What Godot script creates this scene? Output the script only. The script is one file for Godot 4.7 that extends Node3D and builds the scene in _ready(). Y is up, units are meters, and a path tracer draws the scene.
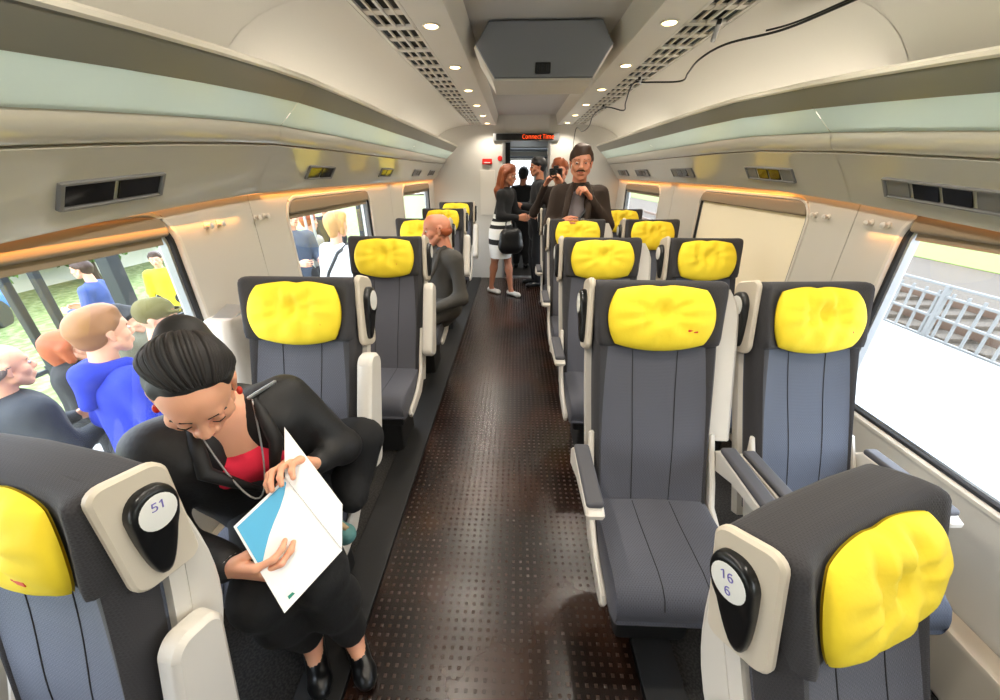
extends Node3D
# A first-class railway coach seen down its aisle. Metres; the coach runs along -z, floor at y = 0, its middle at x = CX.

const CX := 0.135
const HALF := 1.36
const END_Z := -5.98
const BACK_Z := 1.9

var M := {}
var cache := {}
var taken := {}

func _ready():
	var cam := Camera3D.new()
	cam.name = "view_camera"
	cam.fov = 86.82
	cam.near = 0.03
	cam.position = Vector3(0, 1.55, 0)
	cam.rotation = Vector3(-0.446, 0.0395, 0)
	add_child(cam)
	cam.current = true
	var we := WorldEnvironment.new()
	we.name = "world_environment"
	var env := Environment.new()
	env.background_mode = Environment.BG_SKY
	var sky := Sky.new()
	var sm := ProceduralSkyMaterial.new()
	sm.sky_top_color = Color(0.82, 0.88, 0.95)
	sm.sky_horizon_color = Color(0.95, 0.96, 0.97)
	sm.ground_bottom_color = Color(0.55, 0.55, 0.53)
	sm.ground_horizon_color = Color(0.85, 0.86, 0.86)
	sm.sky_energy_multiplier = 1.0
	sky.sky_material = sm
	env.sky = sky
	env.background_energy_multiplier = 6.0
	env.tonemap_mode = Environment.TONE_MAPPER_LINEAR
	env.tonemap_exposure = 1.5
	env.sdfgi_enabled = true
	env.ssao_enabled = true
	env.ssil_enabled = true
	we.environment = env
	add_child(we)
	materials()
	build_shell()
	build_ceiling()
	build_racks()
	build_windows()
	build_end()
	build_outside()
	build_seats()
	build_fittings()
	build_people()

# ---------------------------------------------------------------- shape helpers
class MB:
	var v := PackedVector3Array()
	var ix := PackedInt32Array()
	var xf := Transform3D()
	func p(a: Vector3) -> int:
		v.append(xf * a)
		return v.size() - 1
	func t(a: int, b: int, c: int):
		ix.append(a); ix.append(b); ix.append(c)
	func quad(a: Vector3, b: Vector3, c: Vector3, d: Vector3):
		var i := p(a); p(b); p(c); p(d)
		t(i, i + 1, i + 2); t(i, i + 2, i + 3)
	func loft(rings: Array, closed := true, cap0 := true, cap1 := true):
		var n: int = rings[0].size()
		var first := v.size()
		for r in rings:
			for q in r: p(q)
		var m: int = n if closed else n - 1
		for j in rings.size() - 1:
			for i in m:
				var a: int = first + j * n + i
				var b: int = first + j * n + (i + 1) % n
				t(a, b, b + n); t(a, b + n, a + n)
		if closed and cap0: cap(rings[0], true)
		if closed and cap1: cap(rings[rings.size() - 1], false)
	func cap(r, flip: bool):
		var c := Vector3.ZERO
		for q in r: c += q
		var ci := p(c / r.size())
		var s := v.size()
		for q in r: p(q)
		for i in r.size():
			var a: int = s + i
			var b: int = s + (i + 1) % r.size()
			if flip: t(ci, b, a)
			else: t(ci, a, b)
	func rbox(at: Vector3, size: Vector3, r := 0.01, seg := 1, bas := Basis()):
		var h := size / 2
		r = minf(r, minf(h.x, minf(h.y, h.z)) * 0.999)
		for ax in 3:
			for s in [-1.0, 1.0]:
				var ua := (ax + 1) % 3
				var va := (ax + 2) % 3
				var L := [[], []]
				for k in 2:
					var hh: float = h[ua if k == 0 else va] - r
					for q in seg + 1: L[k].append([-hh, -tan(PI / 4 * (1.0 - float(q) / seg))])
					for q in seg + 1: L[k].append([hh, tan(PI / 4 * float(q) / seg)])
				var n: int = L[0].size()
				var s0 := v.size()
				for i in n:
					for j in n:
						var base := Vector3.ZERO
						var off := Vector3.ZERO
						base[ua] = L[0][i][0]; base[va] = L[1][j][0]; base[ax] = s * (h[ax] - r)
						off[ua] = L[0][i][1]; off[va] = L[1][j][1]; off[ax] = s
						p(at + bas * (base + off.normalized() * r))
				for i in n - 1:
					for j in n - 1:
						var a: int = s0 + i * n + j
						if s > 0: t(a, a + 1, a + n + 1); t(a, a + n + 1, a + n)
						else: t(a, a + n + 1, a + 1); t(a, a + n, a + n + 1)
	func box(at: Vector3, size: Vector3, bas := Basis()):
		var h := size / 2
		var c := []
		for i in 8: c.append(at + bas * Vector3(h.x if i & 1 else -h.x, h.y if i & 2 else -h.y, h.z if i & 4 else -h.z))
		for f in [[0, 1, 3, 2], [5, 4, 6, 7], [4, 0, 2, 6], [1, 5, 7, 3], [4, 5, 1, 0], [2, 3, 7, 6]]: quad(c[f[0]], c[f[1]], c[f[2]], c[f[3]])
	func tube(path: Array, rad, sides := 8, caps := true):
		var rings := []
		var up := Vector3.ZERO
		for i in path.size():
			var d: Vector3 = (path[mini(i + 1, path.size() - 1)] - path[maxi(i - 1, 0)]).normalized()
			if up == Vector3.ZERO: up = Vector3.UP if absf(d.y) < 0.9 else Vector3.RIGHT
			var x := d.cross(up).normalized()
			up = x.cross(d).normalized()
			var r: float = rad[i] if rad is Array else rad
			var ring := PackedVector3Array()
			for k in sides:
				var a := TAU * k / sides
				ring.append(path[i] + (x * cos(a) + up * sin(a)) * r)
			rings.append(ring)
		loft(rings, true, caps, caps)
	func lathe(prof: Array, at: Vector3, axis := Vector3.UP, sides := 16):
		# prof: Vector2(radius, height along the axis)
		var x := axis.cross(Vector3.RIGHT if absf(axis.x) < 0.8 else Vector3.UP).normalized()
		var y := axis.cross(x).normalized()
		var rings := []
		for q in prof:
			var ring := PackedVector3Array()
			for k in sides: ring.append(at + axis * q.y + (x * cos(TAU * k / sides) + y * sin(TAU * k / sides)) * q.x)
			rings.append(ring)
		loft(rings)
	func plate(poly: PackedVector2Array, thick: float, bev: float, tr: Transform3D):
		# an outline in the x/y plane of tr, thick along its z, with bevelled edges
		var inset := PackedVector2Array()
		var n := poly.size()
		var area := 0.0
		for i in n: area += poly[i].cross(poly[(i + 1) % n])
		var sg := 1.0 if area > 0 else -1.0
		for i in n:
			var e1 := (poly[i] - poly[(i + n - 1) % n]).normalized()
			var e2 := (poly[(i + 1) % n] - poly[i]).normalized()
			var nn := Vector2(-(e1.y + e2.y), e1.x + e2.x) * sg
			nn = nn.normalized() if nn.length() > 1e-6 else Vector2.ZERO
			inset.append(poly[i] + nn * bev)
		var rings := []
		for l in [[inset, thick / 2], [poly, thick / 2 - bev], [poly, -thick / 2 + bev], [inset, -thick / 2]]:
			var r := PackedVector3Array()
			for q in l[0]: r.append(tr * Vector3(q.x, q.y, l[1]))
			rings.append(r)
		loft(rings, true, false, false)
		var tri := Geometry2D.triangulate_polygon(inset)
		for z in [thick / 2, -thick / 2]:
			var s := v.size()
			for q in inset: p(tr * Vector3(q.x, q.y, z))
			for i in range(0, tri.size(), 3):
				if (z > 0) == (sg < 0): t(s + tri[i], s + tri[i + 1], s + tri[i + 2])
				else: t(s + tri[i], s + tri[i + 2], s + tri[i + 1])
	func sphere(at: Vector3, r: Vector3, n := 8, bas := Basis()):
		var rings := []
		for j in n + 1:
			var a := PI * j / n
			var ring := PackedVector3Array()
			for k in n * 2: ring.append(at + bas * (Vector3(sin(a) * cos(PI * k / n), cos(a), sin(a) * sin(PI * k / n)) * r))
			rings.append(ring)
		loft(rings, true, false, false)
	func mesh(crease := 40.0) -> ArrayMesh:
		var nf := ix.size() / 3
		var fn := PackedVector3Array()
		fn.resize(nf)
		for f in nf: fn[f] = (v[ix[f * 3 + 2]] - v[ix[f * 3]]).cross(v[ix[f * 3 + 1]] - v[ix[f * 3]])
		var ov := PackedVector3Array()
		var on := PackedVector3Array()
		var oi := PackedInt32Array()
		var ids := {}
		var vid := PackedInt32Array()
		vid.resize(v.size())
		for i in v.size():
			var key := Vector3i((v[i] * 20000.0).round())
			if not ids.has(key): ids[key] = ids.size()
			vid[i] = ids[key]
		if crease >= 180.0:
			ov.resize(ids.size()); on.resize(ids.size())
			for i in v.size(): ov[vid[i]] = v[i]
			for f in nf:
				for k in 3: on[vid[ix[f * 3 + k]]] += fn[f]
			for i in on.size(): on[i] = on[i].normalized()
			oi.resize(ix.size())
			for i in ix.size(): oi[i] = vid[ix[i]]
		else:
			var lists := []
			lists.resize(ids.size())
			for f in nf:
				for k in 3:
					var q := vid[ix[f * 3 + k]]
					if lists[q] == null: lists[q] = PackedInt32Array([f])
					else: lists[q].append(f)
			var unit := PackedVector3Array()
			unit.resize(nf)
			for f in nf: unit[f] = fn[f].normalized()
			var lim := cos(deg_to_rad(crease))
			ov.resize(nf * 3); on.resize(nf * 3); oi.resize(nf * 3)
			for f in nf:
				for k in 3:
					var c := f * 3 + k
					var s := Vector3.ZERO
					for g in lists[vid[ix[c]]]:
						if unit[g].dot(unit[f]) >= lim: s += fn[g]
					ov[c] = v[ix[c]]
					on[c] = s.normalized() if s.length_squared() > 1e-20 else Vector3.UP
					oi[c] = c
		var a := []
		a.resize(Mesh.ARRAY_MAX)
		a[Mesh.ARRAY_VERTEX] = ov; a[Mesh.ARRAY_NORMAL] = on; a[Mesh.ARRAY_INDEX] = oi
		var am := ArrayMesh.new()
		am.add_surface_from_arrays(Mesh.PRIMITIVE_TRIANGLES, a)
		return am

func numbered(called: String) -> String:
	var n: int = taken.get(called, 0)
	taken[called] = n + 1
	return called if n == 0 else "%s_%03d" % [called, n]

func part(called: String, shape, mat: Material, parent: Node3D, crease := 40.0) -> MeshInstance3D:
	var o := MeshInstance3D.new()
	o.mesh = shape.mesh(crease) if shape is MB else shape
	o.material_override = mat
	var n := called
	var k := 0
	while parent.has_node(NodePath(n)):
		k += 1
		n = "%s_%03d" % [called, k]
	o.name = n
	parent.add_child(o, true)
	return o

func tag(o: Node3D, label: String, category: String, group := ""):
	o.set_meta("label", label)
	o.set_meta("category", category)
	if group != "": o.set_meta("group", group)

func thing(called: String, label: String, category: String, at := Vector3.ZERO, turn := 0.0, group := "") -> Node3D:
	var o := Node3D.new()
	o.name = numbered(called)
	add_child(o)
	o.position = at
	o.rotation.y = turn
	tag(o, label, category, group)
	return o

func single(called: String, shape, mat: Material, label: String, category: String, at := Vector3.ZERO, group := "", crease := 40.0) -> MeshInstance3D:
	var o := MeshInstance3D.new()
	o.mesh = shape.mesh(crease) if shape is MB else shape
	o.material_override = mat
	o.name = numbered(called)
	add_child(o)
	o.position = at
	tag(o, label, category, group)
	return o

func structure(called: String) -> Node3D:
	var o := Node3D.new()
	o.name = called
	add_child(o)
	o.set_meta("kind", "structure")
	return o

func V(x, y, z) -> Vector3: return Vector3(x, y, z)

func rrect(w: float, h: float, r: float, seg := 5) -> PackedVector2Array:
	var out := PackedVector2Array()
	for c in 4:
		var sx: float = [1, -1, -1, 1][c]
		var sy: float = [1, 1, -1, -1][c]
		for k in seg + 1:
			var a := PI / 2 * (c + float(k) / seg)
			out.append(Vector2(sx * (w / 2 - r) + cos(a) * r, sy * (h / 2 - r) + sin(a) * r))
	return out

func word(text: String, size: float, mat: Material, parent: Node3D, tr: Transform3D, called := "lettering", depth := 0.001) -> MeshInstance3D:
	var tm := TextMesh.new()
	tm.text = text
	var f := SystemFont.new()
	f.font_names = PackedStringArray(["Droid Sans"])
	tm.font = f
	tm.font_size = 32
	tm.pixel_size = size / 32.0
	tm.depth = depth
	var o := part(called, tm, mat, parent)
	o.transform = tr
	return o

# ---------------------------------------------------------------- materials
func mat(called: String, c: Color, rough := 0.6, metal := 0.0) -> StandardMaterial3D:
	var m := StandardMaterial3D.new()
	m.resource_name = called
	m.albedo_color = c
	m.roughness = rough
	m.metallic = metal
	M[called] = m
	return m

func noise_tex(freq: float, seed_: int, size := 256, ramp: Array = [], normal := false, bump := 4.0) -> NoiseTexture2D:
	var n := FastNoiseLite.new()
	n.seed = seed_
	n.frequency = freq
	n.fractal_octaves = 4
	var t := NoiseTexture2D.new()
	t.width = size; t.height = size
	t.seamless = true
	t.noise = n
	t.as_normal_map = normal
	t.bump_strength = bump
	if ramp:
		var g := Gradient.new()
		g.colors = PackedColorArray([ramp[0], ramp[1]])
		g.offsets = PackedFloat32Array([0.25, 0.75])
		t.color_ramp = g
	return t

func tri(m: StandardMaterial3D, scale: float, world := false):
	m.uv1_triplanar = true
	m.uv1_world_triplanar = world
	m.uv1_scale = Vector3.ONE * scale

func picture(size: int, f: Callable) -> ImageTexture:
	var im := Image.create(size, size, false, Image.FORMAT_RGB8)
	for y in size:
		for x in size: im.set_pixel(x, y, f.call(x, y))
	return ImageTexture.create_from_image(im)

func materials():
	# woven cloth: small staggered flecks
	var weave := picture(64, func(x: int, y: int):
		var a := (x / 4 + (y / 8) * 2) % 4
		var k := 0.82 if a == 0 else 1.0
		if y % 8 == 0: k *= 0.92
		return Color(k, k, k))
	var weave_h := picture(64, func(x: int, y: int):
		var k: float = 0.5 + 0.25 * sin(TAU * x / 8.0 + (PI if (y / 8) % 2 else 0.0)) + 0.25 * sin(TAU * y / 8.0)
		return Color(k, k, k))
	var stripe := picture(64, func(x: int, y: int):
		var k := 0.8 + 0.2 * sin(TAU * (y + 2.0 * sin(TAU * x / 32.0)) / 8.0)
		return Color(k, k, k))
	for a in [["cloth_grey", Color(0.335, 0.34, 0.375), weave], ["cloth_blue_grey", Color(0.34, 0.365, 0.42), weave], ["cloth_dark", Color(0.205, 0.20, 0.21), weave], ["cloth_ribbed", Color(0.30, 0.32, 0.36), stripe]]:
		var m := mat(a[0], a[1], 0.85)
		m.albedo_texture = a[2]
		m.heightmap_enabled = true
		m.heightmap_texture = weave_h
		m.heightmap_scale = 0.05
		m.rim_enabled = true
		m.rim = 0.25
		m.rim_tint = 0.3
		tri(m, 26.0)
	var ye := mat("cushion_yellow", Color(0.96, 0.85, 0.17), 0.75)
	ye.normal_enabled = true
	ye.normal_texture = noise_tex(0.02, 5, 256, [], true, 3.0)
	ye.normal_scale = 0.35
	tri(ye, 9.0)
	mat("seam_dark", Color(0.13, 0.13, 0.14), 0.9)
	mat("plastic_light", Color(0.82, 0.80, 0.76), 0.38)
	mat("plastic_warm", Color(0.80, 0.76, 0.69), 0.4)
	mat("plastic_black", Color(0.06, 0.065, 0.07), 0.28)
	mat("disc_white", Color(0.9, 0.9, 0.88), 0.35)
	mat("print_violet", Color(0.45, 0.42, 0.72), 0.6)
	mat("print_red", Color(0.85, 0.25, 0.1), 0.6)
	mat("pad_grey", Color(0.30, 0.30, 0.32), 0.6)
	mat("pedestal", Color(0.10, 0.10, 0.10), 0.6)
	mat("wall_panel", Color(0.77, 0.755, 0.72), 0.42)
	mat("ceiling_white", Color(0.86, 0.84, 0.80), 0.5)
	mat("ceiling_grey", Color(0.76, 0.75, 0.73), 0.55)
	var lp := mat("panel_gloss", Color(0.74, 0.73, 0.68), 0.28)
	lp.clearcoat_enabled = true
	lp.clearcoat = 0.9
	lp.clearcoat_roughness = 0.06
	var rg := mat("rack_glass", Color(0.80, 0.86, 0.84), 0.14)
	rg.backlight_enabled = true
	rg.backlight = Color(0.85, 0.95, 0.95)
	var ug := mat("uplight_glow", Color(1, 1, 1), 0.4)
	ug.emission_enabled = true
	ug.emission = Color(1.0, 0.95, 0.88)
	ug.emission_energy_multiplier = 1.5
	mat("rack_band", Color(0.50, 0.50, 0.46), 0.3)
	mat("rack_edge", Color(0.86, 0.84, 0.78), 0.35)
	mat("joint", Color(0.25, 0.24, 0.22), 0.7)
	mat("slot_dark", Color(0.05, 0.05, 0.05), 0.6)
	mat("rubber", Color(0.12, 0.125, 0.135), 0.45)
	mat("alu", Color(0.72, 0.73, 0.74), 0.28, 0.9)
	mat("steel_gloss", Color(0.10, 0.10, 0.10), 0.08)
	mat("steel_dark", Color(0.20, 0.21, 0.22), 0.35, 0.8)
	mat("monitor_grey", Color(0.52, 0.53, 0.55), 0.38, 0.7)
	var bl := mat("blind", Color(0.93, 0.90, 0.82), 0.8)
	bl.backlight_enabled = true
	bl.backlight = Color(0.6, 0.55, 0.44)
	var b2 := mat("blind_cassette", Color(0.58, 0.52, 0.44), 0.7)
	b2.metallic_specular = 0.3
	var gl := mat("glass", Color(0.9, 0.95, 0.95, 0.04), 0.02)
	gl.transparency = BaseMaterial3D.TRANSPARENCY_ALPHA
	# floor: dark rubber with raised studs
	var fl := mat("floor_rubber", Color(0.20, 0.11, 0.06), 0.27)
	fl.albedo_texture = noise_tex(0.01, 9, 256, [Color(0.5, 0.5, 0.52), Color(1, 1, 1)])
	tri(fl, 0.8)
	mat("stud_rubber", Color(0.17, 0.10, 0.058), 0.3)
	var cp := mat("carpet", Color(0.23, 0.22, 0.21), 0.95)
	cp.albedo_texture = noise_tex(0.12, 3, 256, [Color(0.65, 0.65, 0.65), Color(1, 1, 1)])
	tri(cp, 3.0)
	mat("lamp_glow", Color(1, 0.95, 0.85), 0.4)
	M.lamp_glow.emission_enabled = true
	M.lamp_glow.emission = Color(1.0, 0.86, 0.62)
	M.lamp_glow.emission_energy_multiplier = 6.0
	mat("cove_glow", Color(1, 0.8, 0.5), 0.4)
	M.cove_glow.emission_enabled = true
	M.cove_glow.emission = Color(1.0, 0.62, 0.22)
	M.cove_glow.emission_energy_multiplier = 1.4
	mat("led_orange", Color(0.9, 0.3, 0.1), 0.4)
	M.led_orange.emission_enabled = true
	M.led_orange.emission = Color(1.0, 0.32, 0.12)
	M.led_orange.emission_energy_multiplier = 1.2
	mat("red_paint", Color(0.85, 0.10, 0.06), 0.4)
# ---------------------------------------------------------------- the coach
func xl(s: float, X: float) -> float: return CX + s * X   # s = -1 left side, +1 right side

func dip(z: float, s := -1.0) -> float:
	# the racks and the panels below them sag in a shallow arch towards this end of the coach
	if s > 0.0: return -0.10 * pow(clampf((z + 2.6) / 1.6, 0.0, 1.3), 1.5)
	return -0.065 * pow(clampf((z + 2.0) / 1.15, 0.0, 1.4), 1.6)

func strip(mb: MB, s: float, prof: Array, z0: float, z1: float, n: int, thick := 0.0, arch := true):
	# a profile in (X, y) drawn out along z; with a thickness it is closed downwards/outwards
	var rings := []
	for k in n + 1:
		var z := lerpf(z0, z1, float(k) / n)
		var r := PackedVector3Array()
		var dy := dip(z, s) if arch else 0.0
		for q in prof: r.append(Vector3(xl(s, q.x), q.y + dy, z))
		if thick > 0.0:
			for i in range(prof.size() - 1, -1, -1):
				var a: Vector2 = prof[maxi(i - 1, 0)]
				var b: Vector2 = prof[mini(i + 1, prof.size() - 1)]
				var nn := Vector2(-(b.y - a.y), b.x - a.x).normalized()
				var q: Vector2 = prof[i] + nn * thick
				r.append(Vector3(xl(s, q.x), q.y + dy, z))
		rings.append(r)
	mb.loft(rings, thick > 0.0, false, false)

const BAYS := [[-5.98, -3.88], [-3.88, -1.78], [-1.78, 0.32], [0.32, 1.9]]
const WIN_LEFT := [[-4.98, 1.36], [-2.68, 1.24], [-0.64, 1.40], [1.1, 1.2]]   # centre z, width
const WIN_RIGHT := [[-4.9, 1.36], [-2.68, 1.24], [-0.72, 1.66], [1.1, 1.2]]
const WTOP := 1.425
const WBOT := 0.60

func wall_bay(s: float, z0: float, z1: float, win: Array) -> MB:
	# one wall panel with its rounded window opening
	var mb := MB.new()
	var x := xl(s, HALF)
	var cz: float = win[0]
	var cy := (WTOP + WBOT) / 2
	var hole := rrect(win[1], WTOP - WBOT, 0.11, 8)
	var lo := Vector2(z0 + 0.002 - cz, -0.02 - cy)
	var hi := Vector2(z1 - 0.002 - cz, 1.50 - cy)
	var outer := PackedVector2Array()
	for q in hole:
		var kx: float = (hi.x if q.x > 0 else lo.x) / q.x if absf(q.x) > 1e-4 else 1e9
		var ky: float = (hi.y if q.y > 0 else lo.y) / q.y if absf(q.y) > 1e-4 else 1e9
		outer.append(q * minf(kx, ky))
	# pull the nearest samples into the corners
	for c in [hi, Vector2(lo.x, hi.y), lo, Vector2(hi.x, lo.y)]:
		var best := 0
		for i in outer.size():
			if outer[i].distance_to(c) < outer[best].distance_to(c): best = i
		outer[best] = c
	var rings := []
	for l in [[outer, 0.085], [outer, 0.0], [hole, 0.0], [hole, 0.012], [hole, 0.085]]:
		var r := PackedVector3Array()
		var grow: float = 0.0
		for q in l[0]:
			r.append(Vector3(x + s * (l[1] + grow), cy + q.y, cz + q.x))
		rings.append(r)
	rings.append(rings[0])
	mb.loft(rings, true, false, false)
	return mb

func build_shell():
	var f := structure("floor")
	var mb := MB.new()
	mb.box(V(CX, -0.06, (END_Z + BACK_Z) / 2), V(2 * HALF + 0.2, 0.1, BACK_Z - END_Z + 0.3))
	part("floor_slab", mb, M.carpet, f)
	mb = MB.new()
	mb.rbox(V(-0.045, -0.005, (END_Z + BACK_Z) / 2), V(0.98, 0.02, BACK_Z - END_Z), 0.004)
	part("aisle_runner", mb, M.floor_rubber, f)
	# raised square studs of the runner
	mb = MB.new()
	var lo_ := [V(-0.006, 0, -0.006), V(0.006, 0, -0.006), V(0.006, 0, 0.006), V(-0.006, 0, 0.006)]
	var up_ := []
	for q in lo_: up_.append(q * 0.72 + V(0, 0.0011, 0))
	mb.loft([lo_, up_], true, false, true)
	var mm := MultiMesh.new()
	mm.transform_format = MultiMesh.TRANSFORM_3D
	mm.mesh = mb.mesh()
	var nxs := 31
	var nzs := 200
	mm.instance_count = nxs * nzs
	for i in nxs: for j in nzs: mm.set_instance_transform(i * nzs + j, Transform3D(Basis(), V(-0.51 + 0.031 * i, 0.005, 0.15 - 0.0305 * j)))
	var st := MultiMeshInstance3D.new()
	st.name = "rubber_studs"
	st.multimesh = mm
	st.material_override = M.stud_rubber
	st.set_meta("kind", "stuff")
	f.add_child(st)
	for a in [[-0.62, 0.16], [0.52, 0.14]]:
		mb = MB.new()
		mb.rbox(V(a[0], -0.003, (END_Z + BACK_Z) / 2), V(a[1], 0.022, BACK_Z - END_Z), 0.005)
		part("edge_strip", mb, M.pedestal, f)
	for s in [-1.0, 1.0]:
		var w := structure("wall_left" if s < 0 else "wall_right")
		for i in 4: part("wall_panel", wall_bay(s, BAYS[i][0], BAYS[i][1], (WIN_LEFT if s < 0 else WIN_RIGHT)[i]), M.wall_panel, w)
		mb = MB.new()
		mb.box(V(xl(s, HALF + 0.045), 1.86, (END_Z + BACK_Z) / 2), V(0.09, 0.75, BACK_Z - END_Z + 0.2))
		part("upper_wall", mb, M.wall_panel, w)
		var b := structure("baseboard_left" if s < 0 else "baseboard_right")
		mb = MB.new()
		mb.rbox(V(xl(s, HALF - 0.045), 0.11, (END_Z + BACK_Z) / 2), V(0.09, 0.24, BACK_Z - END_Z), 0.02)
		part("heating_duct", mb, M.plastic_warm, b)
		# the slots behind the joints between panels
		for i in 3:
			mb = MB.new()
			mb.box(V(xl(s, HALF + 0.045), 0.72, BAYS[i][1]), V(0.08, 1.44, 0.02))
			part("panel_joint", mb, M.joint, w)
	# the wall behind the viewer
	var k := structure("wall_back")
	mb = MB.new()
	mb.box(V(CX, 1.15, BACK_Z + 0.06), V(2 * HALF + 0.2, 2.5, 0.1))
	part("back_panel", mb, M.wall_panel, k)

func build_ceiling():
	var c := structure("ceiling")
	var mb := MB.new()
	# recess along the middle
	var z0 := END_Z
	var z1 := BACK_Z
	mb.box(V(CX, 2.30, (z0 + z1) / 2), V(0.80, 0.05, z1 - z0 + 0.1))
	part("centre_panel", mb, M.ceiling_grey, c)
	for s in [-1.0, 1.0]:
		mb = MB.new()
		strip(mb, s, [Vector2(0.37, 2.285), Vector2(0.395, 2.275), Vector2(0.42, 2.16), Vector2(0.43, 2.15), Vector2(0.60, 2.15), Vector2(0.605, 2.17)], z0, z1, 1, 0.03, false)
		part("light_channel", mb, M.ceiling_white, c)
		mb = MB.new()
		mb.box(V(xl(s, 0.70), 2.215, (z0 + z1) / 2), V(0.22, 0.02, z1 - z0))
		part("duct_backing", mb, M.slot_dark, c)
		for i in 4:
			mb = MB.new()
			var pr := []
			for k in 11:
				var a := PI / 2 * k / 10.0
				pr.append(Vector2(0.80 + 0.58 * sin(a), 1.70 + 0.45 * pow(cos(a), 0.75)))
			pr.insert(0, Vector2(0.795, 2.17))
			strip(mb, s, pr, BAYS[i][0] + 0.0015, BAYS[i][1] - 0.0015, 1, 0.03, false)
			part("curved_panel", mb, M.ceiling_white, c)
		mb = MB.new()
		mb.box(V(xl(s, 0.9), 2.36, (z0 + z1) / 2), V(1.1, 0.03, z1 - z0 + 0.2))
		part("roof_liner", mb, M.joint, c)
	# air grilles between channel and curved panel
	for s in [-1.0, 1.0]:
		var n := 0
		var z := -6.0 + 0.03
		while z < 0.5:
			var side := "left" if s < 0 else "right"
			var g := thing("air_grille", "slotted air grille in the %s ceiling duct, %s from the end wall" % [side, ORD[n]], "grille", V(xl(s, 0.70), 2.15, z + 0.17), 0, "air grilles along the ceiling")
			var fr := MB.new()
			for q in [[-0.09, 0.018], [0.0, 0.014], [0.09, 0.018]]: fr.rbox(V(q[0], 0.006, 0), V(q[1], 0.012, 0.345), 0.003)
			for q in [-0.163, 0.163]: fr.rbox(V(0, 0.006, q), V(0.196, 0.012, 0.022), 0.003)
			part("frame", fr, M.ceiling_white, g)
			for r in [-0.045, 0.045]:
				var b1 := MB.new()
				b1.rbox(V(r, 0.007, 0), V(0.012, 0.01, 0.31), 0.003)
				part("slat", b1, M.plastic_warm, g)
				for q in [0.0]:
					var b2 := MB.new()
					b2.rbox(V(r, 0.008, q), V(0.085, 0.008, 0.05), 0.002)
					part("bridge", b2, M.plastic_warm, g)
			z += 0.347
			n += 1
	# downlights
	var lz := []
	for k in 9: lz.append(-5.72 + 0.72 * k)
	for s in [-1.0, 1.0]:
		for k in lz.size():
			var at := V(xl(s, 0.529), 2.15, lz[k])
			var side := "left" if s < 0 else "right"
			var order: String = ["farthest", "second farthest", "third farthest", "fourth farthest", "second nearest", "nearest", "above the viewer", "behind the viewer", "rearmost"][k]
			var d := thing("downlight", "small round warm downlight in the %s ceiling channel, %s of its row" % [side, order], "lamp", at, 0, "downlights in the ceiling")
			mb = MB.new()
			mb.lathe([Vector2(0.042, 0.004), Vector2(0.042, -0.003), Vector2(0.038, -0.006), Vector2(0.031, -0.004), Vector2(0.030, 0.003)], Vector3.ZERO, Vector3.UP, 20)
			part("trim_ring", mb, M.rack_edge, d)
			mb = MB.new()
			mb.lathe([Vector2(0.031, 0.003), Vector2(0.028, -0.006), Vector2(0.015, -0.009)], Vector3.ZERO, Vector3.UP, 16)
			part("lamp_lens", mb, M.lamp_glow, d)
			var sp := SpotLight3D.new()
			sp.name = "lamp_beam"
			sp.position = V(0, -0.02, 0)
			sp.rotation.x = -PI / 2
			sp.spot_angle = 75
			sp.spot_angle_attenuation = 0.6
			sp.light_color = Color(1.0, 0.96, 0.90)
			sp.light_energy = LAMP
			sp.light_size = 0.03
			sp.spot_range = 12
			sp.spot_attenuation = 2.0
			sp.shadow_enabled = true
			d.add_child(sp)

const ORD := ["first", "second", "third", "fourth", "fifth", "sixth", "seventh", "eighth", "ninth", "tenth", "eleventh", "twelfth", "thirteenth", "fourteenth", "fifteenth", "sixteenth", "seventeenth", "eighteenth", "nineteenth", "twentieth"]
const LAMP := 0.39
const UP := 0.16

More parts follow.
